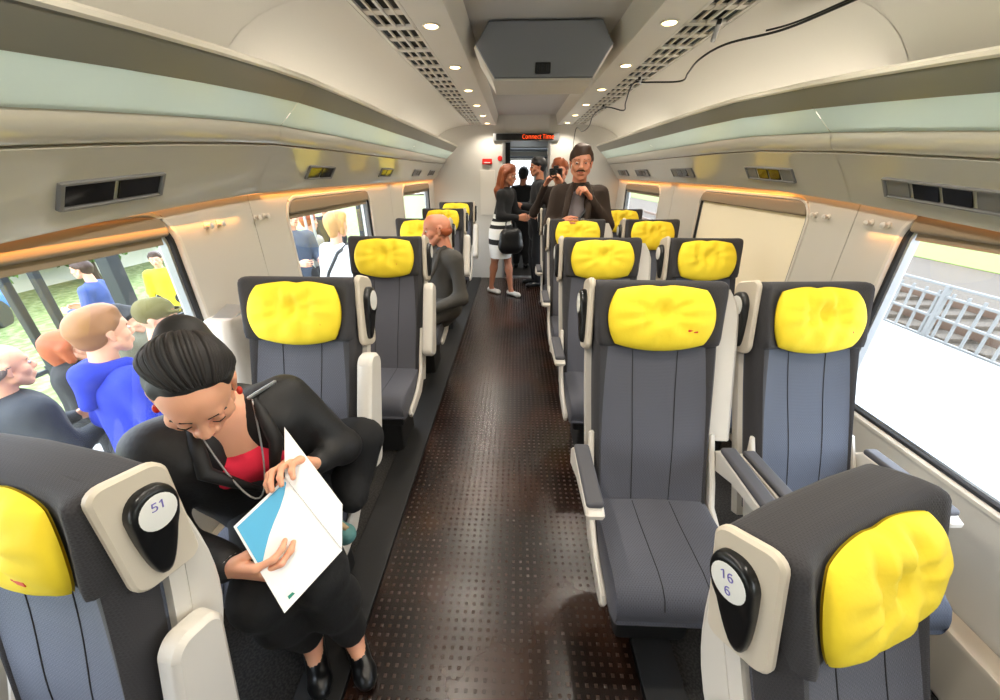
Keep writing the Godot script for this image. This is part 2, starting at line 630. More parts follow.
func build_racks():
	for s in [-1.0, 1.0]:
		var side := "left" if s < 0 else "right"
		var r := thing("luggage_rack", "long luggage rack with pale underside panels running along the %s wall" % side, "luggage rack")
		for i in 4:
			var a: float = BAYS[i][0] + (0.06 if i == 0 else 0.0015)
			var b: float = BAYS[i][1] - 0.0015
			var n := 4 if i < 2 else 8
			var mb := MB.new()
			strip(mb, s, [Vector2(0.975, 1.905), Vector2(0.967, 1.898), Vector2(0.968, 1.888), Vector2(0.975, 1.882), Vector2(0.985, 1.885), Vector2(0.987, 1.897)], a, b, n)
			part("lip_edge", mb, M.rack_edge, r)
			mb = MB.new()
			strip(mb, s, [Vector2(0.978, 1.883), Vector2(0.988, 1.868), Vector2(1.03, 1.822), Vector2(1.036, 1.816)], a, b, n, 0.012)
			part("front_band", mb, M.rack_band, r)
			mb = MB.new()
			strip(mb, s, [Vector2(1.037, 1.817), Vector2(1.085, 1.775), Vector2(1.132, 1.735)], a, b, n)
			part("glass_panel", mb, M.rack_glass, r)
			mb = MB.new()
			strip(mb, s, [Vector2(1.137, 1.735), Vector2(1.137, 1.722), Vector2(1.141, 1.705), Vector2(1.150, 1.688), Vector2(1.163, 1.674), Vector2(1.178, 1.668)], a, b, n, 0.012)
			part("fascia", mb, M.panel_gloss, r)
			mb = MB.new()
			strip(mb, s, [Vector2(1.176, 1.660), Vector2(1.20, 1.633), Vector2(1.245, 1.578), Vector2(1.312, 1.480), Vector2(1.322, 1.470), Vector2(1.332, 1.470)], a, b, n, 0.012)
			part("lower_panel", mb, M.panel_gloss, r)
		var mb := MB.new()
		strip(mb, s, [Vector2(1.14, 1.737), Vector2(1.25, 1.735), Vector2(1.355, 1.735)], END_Z + 0.06, BACK_Z, 16, 0.012)
		part("shelf", mb, M.rack_band, r)
		# pale strip lamp on top of the rack that lights the ceiling
		var ul := thing("ceiling_uplight", "pale strip lamp on top of the %s luggage rack that lights the ceiling" % side, "lamp")
		mb = MB.new()
		strip(mb, s, [Vector2(1.30, 1.80), Vector2(1.33, 1.83), Vector2(1.345, 1.83)], END_Z + 0.06, BACK_Z, 16, 0.006)
		part("strip_lens", mb, M.uplight_glow, ul)
		for i in 4:
			var l := AreaLight3D.new()
			l.name = "strip_light"
			l.area_size = Vector2(0.04, 1.9)
			var cz: float = (BAYS[i][0] + BAYS[i][1]) / 2
			l.position = V(xl(s, 1.30), 1.84 + dip(cz, s), cz)
			var aim := V(-s * 0.64, 0.77, 0)
			l.basis = Basis(aim.cross(V(0, 0, 1)), V(0, 0, 1), -aim)
			l.light_color = Color(1.0, 0.95, 0.88)
			l.light_energy = UP
			l.area_range = 8
			l.shadow_enabled = true
			ul.add_child(l, true)
		# warm strip lamp tucked behind the lower edge
		var cv := thing("cove_lamp", "warm orange light strip above the windows of the %s wall" % side, "lamp")
		mb = MB.new()
		strip(mb, s, [Vector2(1.336, 1.473), Vector2(1.350, 1.468), Vector2(1.357, 1.478)], END_Z + 0.06, BACK_Z, 16, 0.006)
		part("strip_lens", mb, M.cove_glow, cv)
		for i in 4:
			var l := AreaLight3D.new()
			l.name = "strip_light"
			l.area_size = Vector2(0.012, 1.9)
			var cz: float = (BAYS[i][0] + BAYS[i][1]) / 2
			l.position = V(xl(s, 1.345), 1.456 + dip(cz, s), cz)
			l.basis = Basis(V(1, 0, 0), V(0, 0, -1), V(0, 1, 0))
			l.light_color = Color(1.0, 0.66, 0.28)
			l.light_energy = 0.07
			l.area_range = 6
			l.shadow_enabled = true
			cv.add_child(l, true)

func frame_sweep(mb: MB, x: float, s: float, cz: float, cy: float, w: float, h: float, r: float, prof: Array):
	# prof: Vector2(outwards from the opening's edge, depth away from the room)
	var rings := []
	for q in prof:
		var ring := PackedVector3Array()
		for e in rrect(w + 2 * q.x, h + 2 * q.x, r + q.x, 8): ring.append(Vector3(x + s * q.y, cy + e.y, cz + e.x))
		rings.append(ring)
	rings.append(rings[0])
	mb.loft(rings, true, false, false)

func build_windows():
	var n := 0
	for s in [-1.0, 1.0]:
		for i in 4:
			n += 1
			var wn := structure("window_%d" % n)
			var cz: float = (WIN_LEFT if s < 0 else WIN_RIGHT)[i][0]
			var w: float = (WIN_LEFT if s < 0 else WIN_RIGHT)[i][1]
			var cy := (WTOP + WBOT) / 2
			var h := WTOP - WBOT
			var x := xl(s, HALF)
			var mb := MB.new()
			frame_sweep(mb, x, s, cz, cy, w, h, 0.11, [Vector2(0.016, 0.0), Vector2(0.012, -0.006), Vector2(0.0, -0.006), Vector2(-0.008, 0.004), Vector2(-0.01, 0.03), Vector2(0.0, 0.05), Vector2(0.016, 0.02)])
			part("surround", mb, M.plastic_light, wn)
			mb = MB.new()
			frame_sweep(mb, x, s, cz, cy, w - 0.02, h - 0.02, 0.10, [Vector2(0.0, 0.004), Vector2(-0.010, 0.006), Vector2(-0.016, 0.015), Vector2(-0.02, 0.04), Vector2(0.0, 0.06)])
			part("gasket", mb, M.rubber, wn)
			mb = MB.new()
			frame_sweep(mb, x, s, cz, cy, w - 0.048, h - 0.048, 0.09, [Vector2(0.0, 0.016), Vector2(-0.010, 0.018), Vector2(-0.016, 0.04), Vector2(0.0, 0.04)])
			part("sash", mb, M.alu, wn)
			mb = MB.new()
			mb.quad(V(x + s * 0.045, cy - h / 2 + 0.01, cz - w / 2 + 0.01), V(x + s * 0.045, cy - h / 2 + 0.01, cz + w / 2 - 0.01), V(x + s * 0.045, cy + h / 2 - 0.01, cz + w / 2 - 0.01), V(x + s * 0.045, cy + h / 2 - 0.01, cz - w / 2 + 0.01))
			part("pane", mb, M.glass, wn)
			# roller blind
			var down: bool = s > 0 and i == 1
			var where: String = ["the far", "the middle", "the near", "the rearmost"][i]
			var bt := thing("roller_blind", ("cream roller blind pulled down over the middle window of the right wall" if down else "rolled-up beige roller blind at the head of %s window, %s wall" % [where, "left" if s < 0 else "right"]), "blind", V(x, WTOP, cz))
			mb = MB.new()
			var len_ := w - 0.05
			mb.rbox(V(s * 0.012, -0.04, 0), V(0.036, 0.075, len_), 0.014, 2)
			part("cassette", mb, M.blind_cassette, bt)
			mb = MB.new()
			if down:
				mb.rbox(V(s * 0.02, -0.41, 0), V(0.004, 0.76, w - 0.03), 0.001)
				part("blind_cloth", mb, M.blind, bt)
			else:
				mb.rbox(V(s * 0.02, -0.09, 0), V(0.008, 0.03, len_ - 0.04), 0.003)
				part("pull_bar", mb, M.blind_cassette, bt)

func build_end():
	var e := structure("wall_end")
	var mb := MB.new()
	var dx0 := -0.17
	var dx1 := 0.45
	var top := 1.96
	mb.rbox(V((xl(-1, HALF) + dx0) / 2 - 0.05, 1.15, END_Z - 0.05), V(dx0 - xl(-1, HALF) + 0.1, 2.5, 0.1), 0.006)
	part("end_panel", mb, M.wall_panel, e)
	mb = MB.new()
	mb.rbox(V((xl(1, HALF) + dx1) / 2 + 0.05, 1.15, END_Z - 0.05), V(xl(1, HALF) - dx1 + 0.1, 2.5, 0.1), 0.006)
	part("end_panel", mb, M.wall_panel, e)
	mb = MB.new()
	mb.rbox(V((dx0 + dx1) / 2, top + 0.22, END_Z - 0.05), V(dx1 - dx0, 0.44, 0.1), 0.004)
	part("end_panel", mb, M.wall_panel, e)
	var d := structure("door_1")
	for x in [dx0 - 0.01, dx1 + 0.01]:
		mb = MB.new()
		mb.rbox(V(x, top / 2, END_Z + 0.005), V(0.045, top, 0.03), 0.006)
		part("door_jamb", mb, M.alu, d)
	mb = MB.new()
	mb.rbox(V((dx0 + dx1) / 2, 0.012, END_Z - 0.02), V(dx1 - dx0, 0.024, 0.1), 0.006)
	part("threshold", mb, M.alu, d)
	mb = MB.new()
	mb.rbox(V(dx0 + 0.03, top / 2, END_Z - 0.09), V(0.10, top - 0.03, 0.03), 0.006)
	part("sliding_leaf", mb, M.steel_dark, d)
	# vestibule beyond the door
	var v := structure("trim_1")
	mb = MB.new()
	mb.box(V(CX, -0.05, -8.6), V(2.9, 0.1, 5.2))
	part("vestibule_floor", mb, M.carpet, v)
	mb = MB.new()
	mb.box(V(CX, 2.2, -8.6), V(2.9, 0.06, 5.2))
	part("vestibule_ceiling", mb, M.ceiling_grey, v)
	for s in [-1.0, 1.0]:
		mb = MB.new()
		mb.box(V(xl(s, 0.95), 1.05, -8.6), V(0.08, 2.3, 5.2))
		part("vestibule_wall", mb, M.ceiling_grey, v)
	mb = MB.new()
	mb.box(V(CX, 1.05, -11.2), V(2.9, 2.4, 0.08))
	part("vestibule_end", mb, M.wall_panel, v)
	for a in [[1.93, 0.05], [1.83, 0.035]]:
		mb = MB.new()
		mb.rbox(V(CX, a[0], -7.6 - (1.93 - a[0]) * 6), V(1.8, a[1], 0.12), 0.01)
		part("ceiling_rib", mb, M.steel_dark, v)
	var lamp := thing("vestibule_lamp", "bright white ceiling light panel seen through the doorway at the end of the coach", "lamp", V(0.15, 2.15, -7.3))
	mb = MB.new()
	mb.rbox(V(0, 0, 0), V(0.9, 0.03, 0.5), 0.008)
	var g := mat("panel_glow", Color(1, 1, 1), 0.4)
	g.emission_enabled = true
	g.emission = Color(0.95, 0.98, 1.0)
	g.emission_energy_multiplier = 1.6
	part("lamp_panel", mb, g, lamp)
	var al := AreaLight3D.new()
	al.name = "panel_light"
	al.area_size = Vector2(0.9, 0.5)
	al.position = V(0, -0.03, 0)
	al.rotation.x = -PI / 2
	al.light_energy = 1.2
	al.light_color = Color(0.95, 0.98, 1.0)
	al.area_range = 8
	al.shadow_enabled = true
	lamp.add_child(al)
	# far bright window at the end of the vestibule
	var fw := structure("window_9")
	mb = MB.new()
	mb.rbox(V(0.16, 1.45, -11.14), V(0.62, 0.8, 0.03), 0.008)
	part("bright_pane", mb, g, fw)
	mb = MB.new()
	frame_sweep(mb, 0, 0, 0, 0, 0.6, 0.8, 0.05, [Vector2(0, 0), Vector2(0.04, 0)])
	# display above the door
	var dp := thing("passenger_display", "long black display with red-orange lettering above the end doorway", "sign", V(0.13, 2.005, END_Z + 0.03))
	mb = MB.new()
	mb.rbox(V(0, 0, 0), V(0.92, 0.10, 0.05), 0.008)
	part("housing", mb, M.alu, dp)
	mb = MB.new()
	mb.rbox(V(-0.02, 0, 0.022), V(0.80, 0.08, 0.02), 0.004)
	part("screen", mb, M.plastic_black, dp)
	word("Connect Time", 0.072, M.led_orange, dp, Transform3D(Basis(), V(0.165, 0.0, 0.034)))
	# emergency handle and panels on the end wall
	var em := thing("emergency_handle_box", "small red emergency handle box on the end wall left of the doorway", "alarm", V(-0.42, 1.70, END_Z))
	mb = MB.new()
	mb.rbox(V(0, 0, 0.015), V(0.14, 0.075, 0.03), 0.008)
	part("box", mb, M.red_paint, em)
	mb = MB.new()
	mb.tube([V(-0.04, -0.015, 0.03), V(-0.035, -0.015, 0.042), V(0.035, -0.015, 0.042), V(0.04, -0.015, 0.03)], 0.006)
	part("handle", mb, M.disc_white, em)
	var sp := MB.new()
	sp.lathe([Vector2(0.035, 0), Vector2(0.035, 0.012), Vector2(0.028, 0.018)], Vector3.ZERO, V(0, 0, 1), 16)
	single("red_button", sp, M.red_paint, "round red button on the door frame left of the end doorway", "button", V(-0.235, 1.74, END_Z + 0.0))
	sp = MB.new()
	sp.rbox(V(0, 0, 0.006), V(0.22, 0.62, 0.012), 0.004)
	single("service_hatch", sp, M.plastic_light, "pale rectangular hatch cover on the end wall below the red handle box", "hatch", V(-0.42, 1.28, END_Z))
# ---------------------------------------------------------------- seats
func bc(s: float, R: float) -> Vector3:
	return Vector3(0, 0.42 + 0.78 * s, R * pow(maxf(1.0 - s, 0.0), 1.1))

func sp(s: float, x: float, d: float, R: float) -> Vector3:
	var t := (bc(minf(s + 0.02, 1.0), R) - bc(minf(s, 0.98) - 0.0, R)).normalized()
	var n := Vector3(0, -t.z, t.y)
	return bc(s, R) + Vector3(x, 0, 0) + n * d

func back_w(s: float) -> float:
	return 0.200 + 0.014 * smoothstep(0.0, 0.75, s)

func shape(key: String, make: Callable, crease := 40.0) -> ArrayMesh:
	if not cache.has(key): cache[key] = make.call().mesh(crease)
	return cache[key]

func seat_backrest(R: float) -> MB:
	var mb := MB.new()
	var rings := []
	for k in 15:
		var s := lerpf(-0.01, 0.80, k / 14.0)
		var w := back_w(s)
		var lum := 0.012 * exp(-pow((s - 0.28) / 0.2, 2))
		var r := PackedVector3Array()
		for q in [[-1, -0.075], [-1.02, -0.04], [-1.0, 0.0], [-0.93, 0.016], [-0.8, 0.011], [-0.6, 0.002 + lum], [-0.3, lum], [0, lum - 0.002], [0.3, lum], [0.6, 0.002 + lum], [0.8, 0.011], [0.93, 0.016], [1.0, 0.0], [1.02, -0.04], [1, -0.075]]: r.append(sp(s, q[0] * w, q[1], R))
		rings.append(r)
	mb.loft(rings)
	return mb

func seat_bolster(R: float, side: float) -> MB:
	var mb := MB.new()
	var rings := []
	for k in 13:
		var s := lerpf(0.03, 0.79, k / 12.0)
		var w := back_w(s)
		var i := lerpf(0.90, 0.74, smoothstep(0.2, 1.0, s))
		var r := PackedVector3Array()
		for q in [[1.0, -0.07], [1.03, -0.045], [1.02, 0.0], [0.95, 0.021], [lerpf(i, 0.95, 0.5), 0.019], [i, 0.008], [i + 0.01, 0.0]]: r.append(sp(s, side * q[0] * w, q[1], R))
		rings.append(r)
	mb.loft(rings)
	return mb

func seat_headrest(R: float) -> MB:
	var mb := MB.new()
	var rings := []
	for a in [[0.715, 0.86, 0.35], [0.72, 0.93, 0.7], [0.73, 0.96, 0.95], [0.76, 0.98, 1.0], [0.82, 1.0, 1.0], [0.88, 1.02, 1.0], [0.94, 1.04, 1.0], [0.975, 1.04, 1.0], [0.99, 1.03, 0.95], [1.0, 1.01, 0.8], [1.006, 0.985, 0.55], [1.008, 0.95, 0.25]]:
		var w: float = 0.222 * a[1]
		var k: float = a[2]
		var r := PackedVector3Array()
		for q in [[-0.97, -0.10], [-1.0, -0.06], [-1.0, 0.01], [-0.985, 0.034], [-0.94, 0.042], [-0.87, 0.038], [-0.78, 0.028], [-0.6, 0.02], [-0.3, 0.016], [0, 0.015], [0.3, 0.016], [0.6, 0.02], [0.78, 0.028], [0.87, 0.038], [0.94, 0.042], [0.985, 0.034], [1.0, 0.01], [1.0, -0.06], [0.97, -0.10], [0.4, -0.11], [-0.4, -0.11]]: r.append(sp(a[0], q[0] * w, -0.03 + (q[1] + 0.03) * k, R))
		rings.append(r)
	mb.loft(rings)
	return mb

func seat_pillow(R: float, k_: float) -> MB:
	var mb := MB.new()
	var N := 30
	for side in 2:
		var rows := []
		for j in N + 1:
			var row := PackedVector3Array()
			for i in N + 1:
				var u := (i * 2.0 / N - 1.0)
				var v := (j * 2.0 / N - 1.0)
				u = sin(u * PI / 2)
				v = sin(v * PI / 2)
				var x := u * sqrt(1.0 - v * v * 0.3)
				var y := v * sqrt(1.0 - u * u * 0.3)
				var e := maxf((1 - u * u) * (1 - v * v), 0.0)
				var h := 0.0
				if side == 0:
					h = 0.06 * pow(e, 0.42)
					h *= 1.0 - 0.62 * exp(-(u * u / 0.02 + (v - 0.15) * (v - 0.15) / 0.10)) - 0.36 * exp(-(pow(absf(u) - 0.33, 2) / 0.012)) * smoothstep(-0.9, 0.3, v)
					var ang := atan2(v - 0.1, u)
					h += 0.0055 * sin(ang * 9.0 + k_) * e * smoothstep(0.1, 0.5, sqrt(u * u + v * v)) + 0.003 * sin(u * 17.0 + k_ * 2.0) * e * smoothstep(0.3, 0.9, absf(v))
				y += 0.06 * exp(-u * u / 0.03) * (-v if v > 0.0 else 0.0) * absf(v)
				y -= 0.05 * (1.0 - u * u) * (1.0 if v < 0.0 else 0.0) * v * v
				row.append(sp(0.848 + y * 0.140, x * 0.184, 0.021 + h - 0.004 * side + 0.02 * pow(absf(x), 3.0), R))
			rows.append(row)
		if side == 1:
			for q in rows: q.reverse()
		mb.loft(rows, false)
	return mb

func seat_cushion(R: float) -> MB:
	var mb := MB.new()
	var rings := []
	for a in [[-0.05, 0.44, 0.36], [0.0, 0.455, 0.335], [0.12, 0.453, 0.325], [0.24, 0.458, 0.32], [0.33, 0.462, 0.32], [0.38, 0.456, 0.32], [0.415, 0.438, 0.325], [0.432, 0.41, 0.335], [0.436, 0.385, 0.345], [0.43, 0.36, 0.352]]:
		var w := 0.205 + 0.006 * smoothstep(0.0, 0.4, a[0])
		if a[0] > 0.40: w -= (a[0] - 0.40) * 0.25
		var r := PackedVector3Array()
		var y1: float = a[1]
		var y0: float = a[2]
		for q in [[-0.97, 0.0], [-1.0, 0.2], [-1.0, 0.78], [-0.97, 0.96], [-0.88, 1.02], [-0.6, 1.0], [0, 1.01], [0.6, 1.0], [0.88, 1.02], [0.97, 0.96], [1.0, 0.78], [1.0, 0.2], [0.97, 0.0]]: r.append(V(q[0] * w, lerpf(y0, y1, q[1]), R + a[0] * 0.84))
		rings.append(r)
	mb.loft(rings)
	return mb

func seat_seams(R: float, back: bool, x: float) -> MB:
	var mb := MB.new()
	var path := []
	if back:
		for k in 16:
			var s := lerpf(0.04, 0.73, k / 15.0)
			path.append(sp(s, x * (0.9 + 0.25 * s), 0.0008 + 0.012 * exp(-pow((s - 0.28) / 0.2, 2)), R))
	else:
		for a in [[0.0, 0.456], [0.12, 0.4545], [0.24, 0.4595], [0.33, 0.4635], [0.38, 0.4575], [0.415, 0.4395], [0.433, 0.41]]: path.append(V(x * 0.9, a[1] - 0.001, R + a[0] * 0.84 + 0.0005))
	mb.tube(path, 0.0016, 5)
	return mb

func seat_shell(R: float) -> MB:
	var mb := MB.new()
	var rings := []
	for k in 17:
		var s := lerpf(-0.05, 0.93, k / 16.0)
		var w := back_w(s) + 0.022 - 0.014 * smoothstep(0.9, 1.0, s)
		var r := PackedVector3Array()
		for q in [[-1, -0.06], [-1.01, -0.075], [-1, -0.095], [-0.85, -0.118], [-0.5, -0.13], [0.5, -0.13], [0.85, -0.118], [1, -0.095], [1.01, -0.075], [1, -0.06]]: r.append(sp(s, q[0] * w, q[1] - 0.012, R))
		rings.append(r)
	mb.loft(rings)
	return mb

func wing_plate(R: float, side: float) -> MB:
	var mb := MB.new()
	var pl := PackedVector2Array()
	for q in rrect(0.13, 0.265, 0.032, 5):
		pl.append(Vector2(q.x + 0.018 * (q.y / 0.13), q.y))
	var o := sp(0.855, side * 0.238, -0.055, R)
	var up := (sp(0.95, 0, 0, R) - sp(0.76, 0, 0, R)).normalized()
	var n := Vector3(0, -up.z, up.y)
	mb.plate(pl, 0.022, 0.006, Transform3D(Basis(n, up, n.cross(up)), o))
	return mb

func holder(R: float, side: float, disc: bool) -> MB:
	var mb := MB.new()
	var o := sp(0.855, side * 0.248, -0.058, R)
	var up := (sp(0.95, 0, 0, R) - sp(0.76, 0, 0, R)).normalized()
	var n := Vector3(0, -up.z, up.y)
	var out := V(side, 0, 0)
	if disc:
		var rings := []
		for a in [[0.0, 0.018], [0.033, 0.0185], [0.034, 0.0195], [0.031, 0.0205], [0.001, 0.0212]]:
			var r := PackedVector3Array()
			for k in 24: r.append(o + up * (0.042 + sin(TAU * k / 24) * a[0] * 1.12) + n * cos(TAU * k / 24) * a[0] + out * (a[1] + 0.006))
			rings.append(r)
		mb.loft(rings)
		return mb
	var rings := []
	for a in [[1.0, 0.0], [1.0, 0.012], [0.96, 0.020], [0.86, 0.0245], [0.6, 0.0235]]:
		var r := PackedVector3Array()
		for k in 32:
			var t := TAU * k / 32
			var y := sin(t)
			var wd := 0.044 if y > 0 else 0.044 - 0.016 * -y
			var yy := 0.042 + 0.052 * y if y > 0 else 0.042 + 0.15 * y
			var c := signf(cos(t)) * pow(absf(cos(t)), 0.8)
			r.append(o + up * (0.01 + (yy - 0.01) * a[0]) + n * c * wd * a[0] + out * a[1] * (1.0 if y > -0.2 else 0.8))
		rings.append(r)
	mb.loft(rings)
	return mb

func arm_body(R: float, x: float, up: bool, low := false) -> MB:
	var mb := MB.new()
	if up:
		var pl := PackedVector2Array()
		for q in rrect(0.125, 0.45, 0.045, 8): pl.append(Vector2(q.x * (1.0 - 0.12 * q.y / 0.225), q.y))
		var u := (sp(0.6, 0, 0, R) - sp(0.2, 0, 0, R)).normalized()
		var n := Vector3(0, -u.z, u.y)
		mb.plate(pl, 0.06, 0.012, Transform3D(Basis(n, u, n.cross(u)), sp(0.26 if low else 0.40, x * 1.03, -0.07 if low else -0.01, R)))
	else:
		var pl := PackedVector2Array([Vector2(-0.03, 0.60), Vector2(0.02, 0.645), Vector2(0.29, 0.64), Vector2(0.312, 0.628), Vector2(0.312, 0.615), Vector2(0.295, 0.603), Vector2(0.12, 0.585), Vector2(-0.01, 0.54)])
		mb.plate(pl, 0.056, 0.008, Transform3D(Basis(V(0, 0, 1), V(0, 1, 0), V(-1, 0, 0)), V(x, 0, R * 0.72)))
	return mb

func arm_pad(R: float, x: float) -> MB:
	var mb := MB.new()
	mb.rbox(V(x, 0.648, R * 0.72 + 0.155), V(0.054, 0.024, 0.275), 0.011, 2, Basis(V(1, 0, 0), 0.012))
	return mb

func side_frame(R: float, x: float) -> MB:
	var mb := MB.new()
	var pl := PackedVector2Array()
	var back := []
	for k in 6:
		var s := lerpf(0.34, -0.02, k / 5.0)
		var q := sp(s, 0, -0.035 + 0.03 * smoothstep(0.2, 0.34, s), R)
		back.append(Vector2(q.z, q.y))
	for q in back: pl.append(q)
	for q in [Vector2(R + 0.06, 0.325), Vector2(R + 0.24, 0.30), Vector2(R + 0.295, 0.305), Vector2(R + 0.305, 0.33), Vector2(R + 0.29, 0.352), Vector2(R + 0.20, 0.365), Vector2(R + 0.12, 0.385)]: pl.append(q)
	for k in 4:
		var s := lerpf(0.02, 0.335, k / 3.0)
		var q := sp(s, 0, 0.025 - 0.02 * smoothstep(0.1, 0.335, s), R)
		pl.append(Vector2(q.z, q.y))
	mb.plate(pl, 0.02, 0.005, Transform3D(Basis(V(0, 0, 1), V(0, 1, 0), V(-1, 0, 0)), V(x, 0, 0)))
	return mb

func seat(label: String, at: Vector3, aisle: float, R: float, arms: Dictionary, turn := 0.0, size := Vector3.ONE, number := "", blue := false, flange := false) -> Node3D:
	# aisle: the side (+1 right, -1 left) that carries the number plate; arms: {side: "up" / "down"}
	var t := thing("train_seat", label, "seat", at, turn, "grey train seats with yellow cushions")
	t.scale = size
	var k := "%.2f" % R
	var cloth: Material = M.cloth_blue_grey if blue else M.cloth_grey
	var b := part("backrest", shape("bk" + k, func(): return seat_backrest(R), 50.0), cloth, t)
	for x in [-0.075, 0.075]: part("seam", shape("sm" + k + str(x), func(): return seat_seams(R, true, x), 180.0), M.seam_dark, b)
	for s in [-1.0, 1.0]: part("bolster", shape("bo" + k + str(s), func(): return seat_bolster(R, s), 50.0), M.cloth_dark, b)
	part("headrest", shape("hr" + k, func(): return seat_headrest(R), 60.0), M.cloth_dark, t)
	var v := (at.x * 7.0 + at.z * 3.0)
	var pw := part("head_cushion", seat_pillow(R, v), M.cushion_yellow, t, 180.0)
	var lb := MB.new()
	lb.rbox(Vector3.ZERO, V(0.034, 0.012, 0.002), 0.0009)
	var lo := part("care_label", shape("lb", func(): return lb), M.print_red, pw)
	lo.position = sp(0.79, 0.10, 0.068, R)
	lo.rotation.x = -0.1
	var c := part("seat_cushion", shape("sc" + k, func(): return seat_cushion(R), 50.0), cloth, t)
	for x in [-0.075, 0.075]: part("seam", shape("ss" + k + str(x), func(): return seat_seams(R, false, x), 180.0), M.seam_dark, c)
	part("back_shell", shape("sh" + k, func(): return seat_shell(R), 40.0), M.plastic_light, t)
	var wp := part("side_plate", shape("wp" + k + str(aisle), func(): return wing_plate(R, aisle)), M.plastic_warm, t)
	part("number_holder", shape("nh" + k + str(aisle), func(): return holder(R, aisle, false), 60.0), M.plastic_black, wp)
	var dc := part("number_disc", shape("nd" + k + str(aisle), func(): return holder(R, aisle, true)), M.disc_white, wp)
	if number != "":
		var up := (sp(0.95, 0, 0, R) - sp(0.76, 0, 0, R)).normalized()
		var n := Vector3(0, -up.z, up.y)
		var o := sp(0.855, aisle * 0.248, -0.058, R) + V(aisle * 0.0278, 0, 0)
		var bs := Basis(n * -aisle, up, V(aisle, 0, 0))
		var pieces := number.split(" ")
		for i in pieces.size(): word(pieces[i], 0.024, M.print_violet, wp, Transform3D(bs, o + up * (0.056 - 0.03 * i)), "number_print")
	for s in arms:
		var x: float = s * 0.262
		var ab := part("armrest", shape("ab" + k + str(s) + arms[s] + str(number != ""), func(): return arm_body(R, x, arms[s] == "up", number != ""), 45.0), M.plastic_light, t)
		if arms[s] == "down": part("armrest_pad", shape("ap" + k + str(s), func(): return arm_pad(R, x)), M.pad_grey, ab)
	if flange and number != "":
		var gm := MB.new()
		var gr := []
		for q in 13:
			var u := lerpf(0.12, 0.86, q / 12.0)
			var out := 0.055 * sin(PI * clampf((u - 0.12) / 0.74, 0.0, 1.0)) + 0.01
			var w := aisle * (back_w(u) + 0.012)
			gr.append(PackedVector3Array([sp(u, w, -0.10, R), sp(u, w + aisle * 0.012, -0.105, R), sp(u, w + aisle * 0.020, -0.10 - out, R), sp(u, w + aisle * 0.012, -0.108 - out, R), sp(u, w - aisle * 0.03, -0.12, R)]))
		gm.loft(gr)
		part("shell_edge", gm, M.plastic_light, t)
	elif flange:
		var fm := MB.new()
		var fr := []
		for q in 13:
			var u := lerpf(0.30, 0.97, q / 12.0)
			var ring := PackedVector3Array()
			for e in [[0.0, -0.025], [0.070, -0.018], [0.085, -0.032], [0.075, -0.055], [0.0, -0.07]]: ring.append(sp(u, -aisle * (back_w(u) + 0.01 + e[0] * smoothstep(1.1, 0.85, u)), e[1], R))
			fr.append(ring)
		fm.loft(fr)
		part("shell_flange", shape("fl" + k + str(aisle), func(): return fm), M.plastic_light, t)
	for s in [-1.0, 1.0]: part("side_frame", shape("sf" + k + str(s), func(): return side_frame(R, s * 0.22)), M.plastic_light, t)
	var pd := MB.new()
	pd.rbox(V(0, 0.29, R + 0.14), V(0.36, 0.09, 0.34), 0.02)
	pd.rbox(V(0, 0.125, R + 0.10), V(0.26, 0.26, 0.26), 0.02)
	part("pedestal", shape("pd" + k, func(): return pd), M.pedestal, t)
	return t

func build_seats():
	var R := 0.30
	# nearest row
	seat("seat at the bottom left corner beside the near window, white disc numbered 51", V(-0.872, 0, -0.452), 1.0, 0.16, {1.0: "up"}, -0.20, Vector3.ONE * 0.903, "51", true, true)
	seat("nearest seat on the right of the aisle, white number disc and crumpled yellow cushion", V(0.575, 0, -0.455), -1.0, R, {-1.0: "up"}, 0.42, Vector3.ONE * 0.871, "16 6", false, true)
	seat("bluish window seat cut off by the bottom right corner of the view", V(1.11, 0, -0.43), -1.0, R, {1.0: "down"}, 0.34, Vector3.ONE * 0.866, "", true)
	var lab := ["seat behind the woman with the brochure", "left-hand seat with folded-up white armrest in front of the bald man", "left-hand seat that the bald man in grey sits in", "left-hand seat directly behind the bald man", "farthest left-hand seat, beside the end wall"]
	var lar := ["large empty seat right of the aisle, its left armrest folded down", "seat right of the aisle directly behind the large empty one", "seat right of the aisle in front of the moustached man", "aisle-side seat half hidden behind the moustached man"]
	var law := ["bluish window seat at the right wall behind the nearest row", "window seat in front of the pulled-down cream blind", "window seat at the far edge of the cream blind", "far right window seat beside the man with the moustache"]
	for i in 5: seat(lab[i], V([-0.795, -0.786, -0.786, -0.786, -0.786][i], 0, -1.317 - 0.981 * i), 1.0, R, {1.0: "up"}, 0.0, V(0.93 if i == 0 else 0.98, 1, 1))
	for i in 4: seat(lar[i], V(0.517, 0, -1.317 - 0.981 * i), -1.0, R, {-1.0: "down", 1.0: "down"}, 0.0, Vector3.ONE, "", false, true)
	for i in 4: seat(law[i], V([1.05, 1.12, 1.13, 1.13][i], 0, -1.317 - 0.981 * i), -1.0, R, {-1.0: "down" if i == 0 else "up", 1.0: "down"}, 0.06 if i == 0 else 0.0, V([0.84, 0.9, 0.95, 0.95][i], 1, 1), "", true)
# ---------------------------------------------------------------- bodies: tapered capsules joined by a smooth minimum, meshed as surface nets
func bone(a: Vector3, b: Vector3, ra: float, rb: float, flat := Vector3.ZERO, by := 1.0, cut := false) -> Array:
	return [a, b, ra, rb, flat, by, cut]

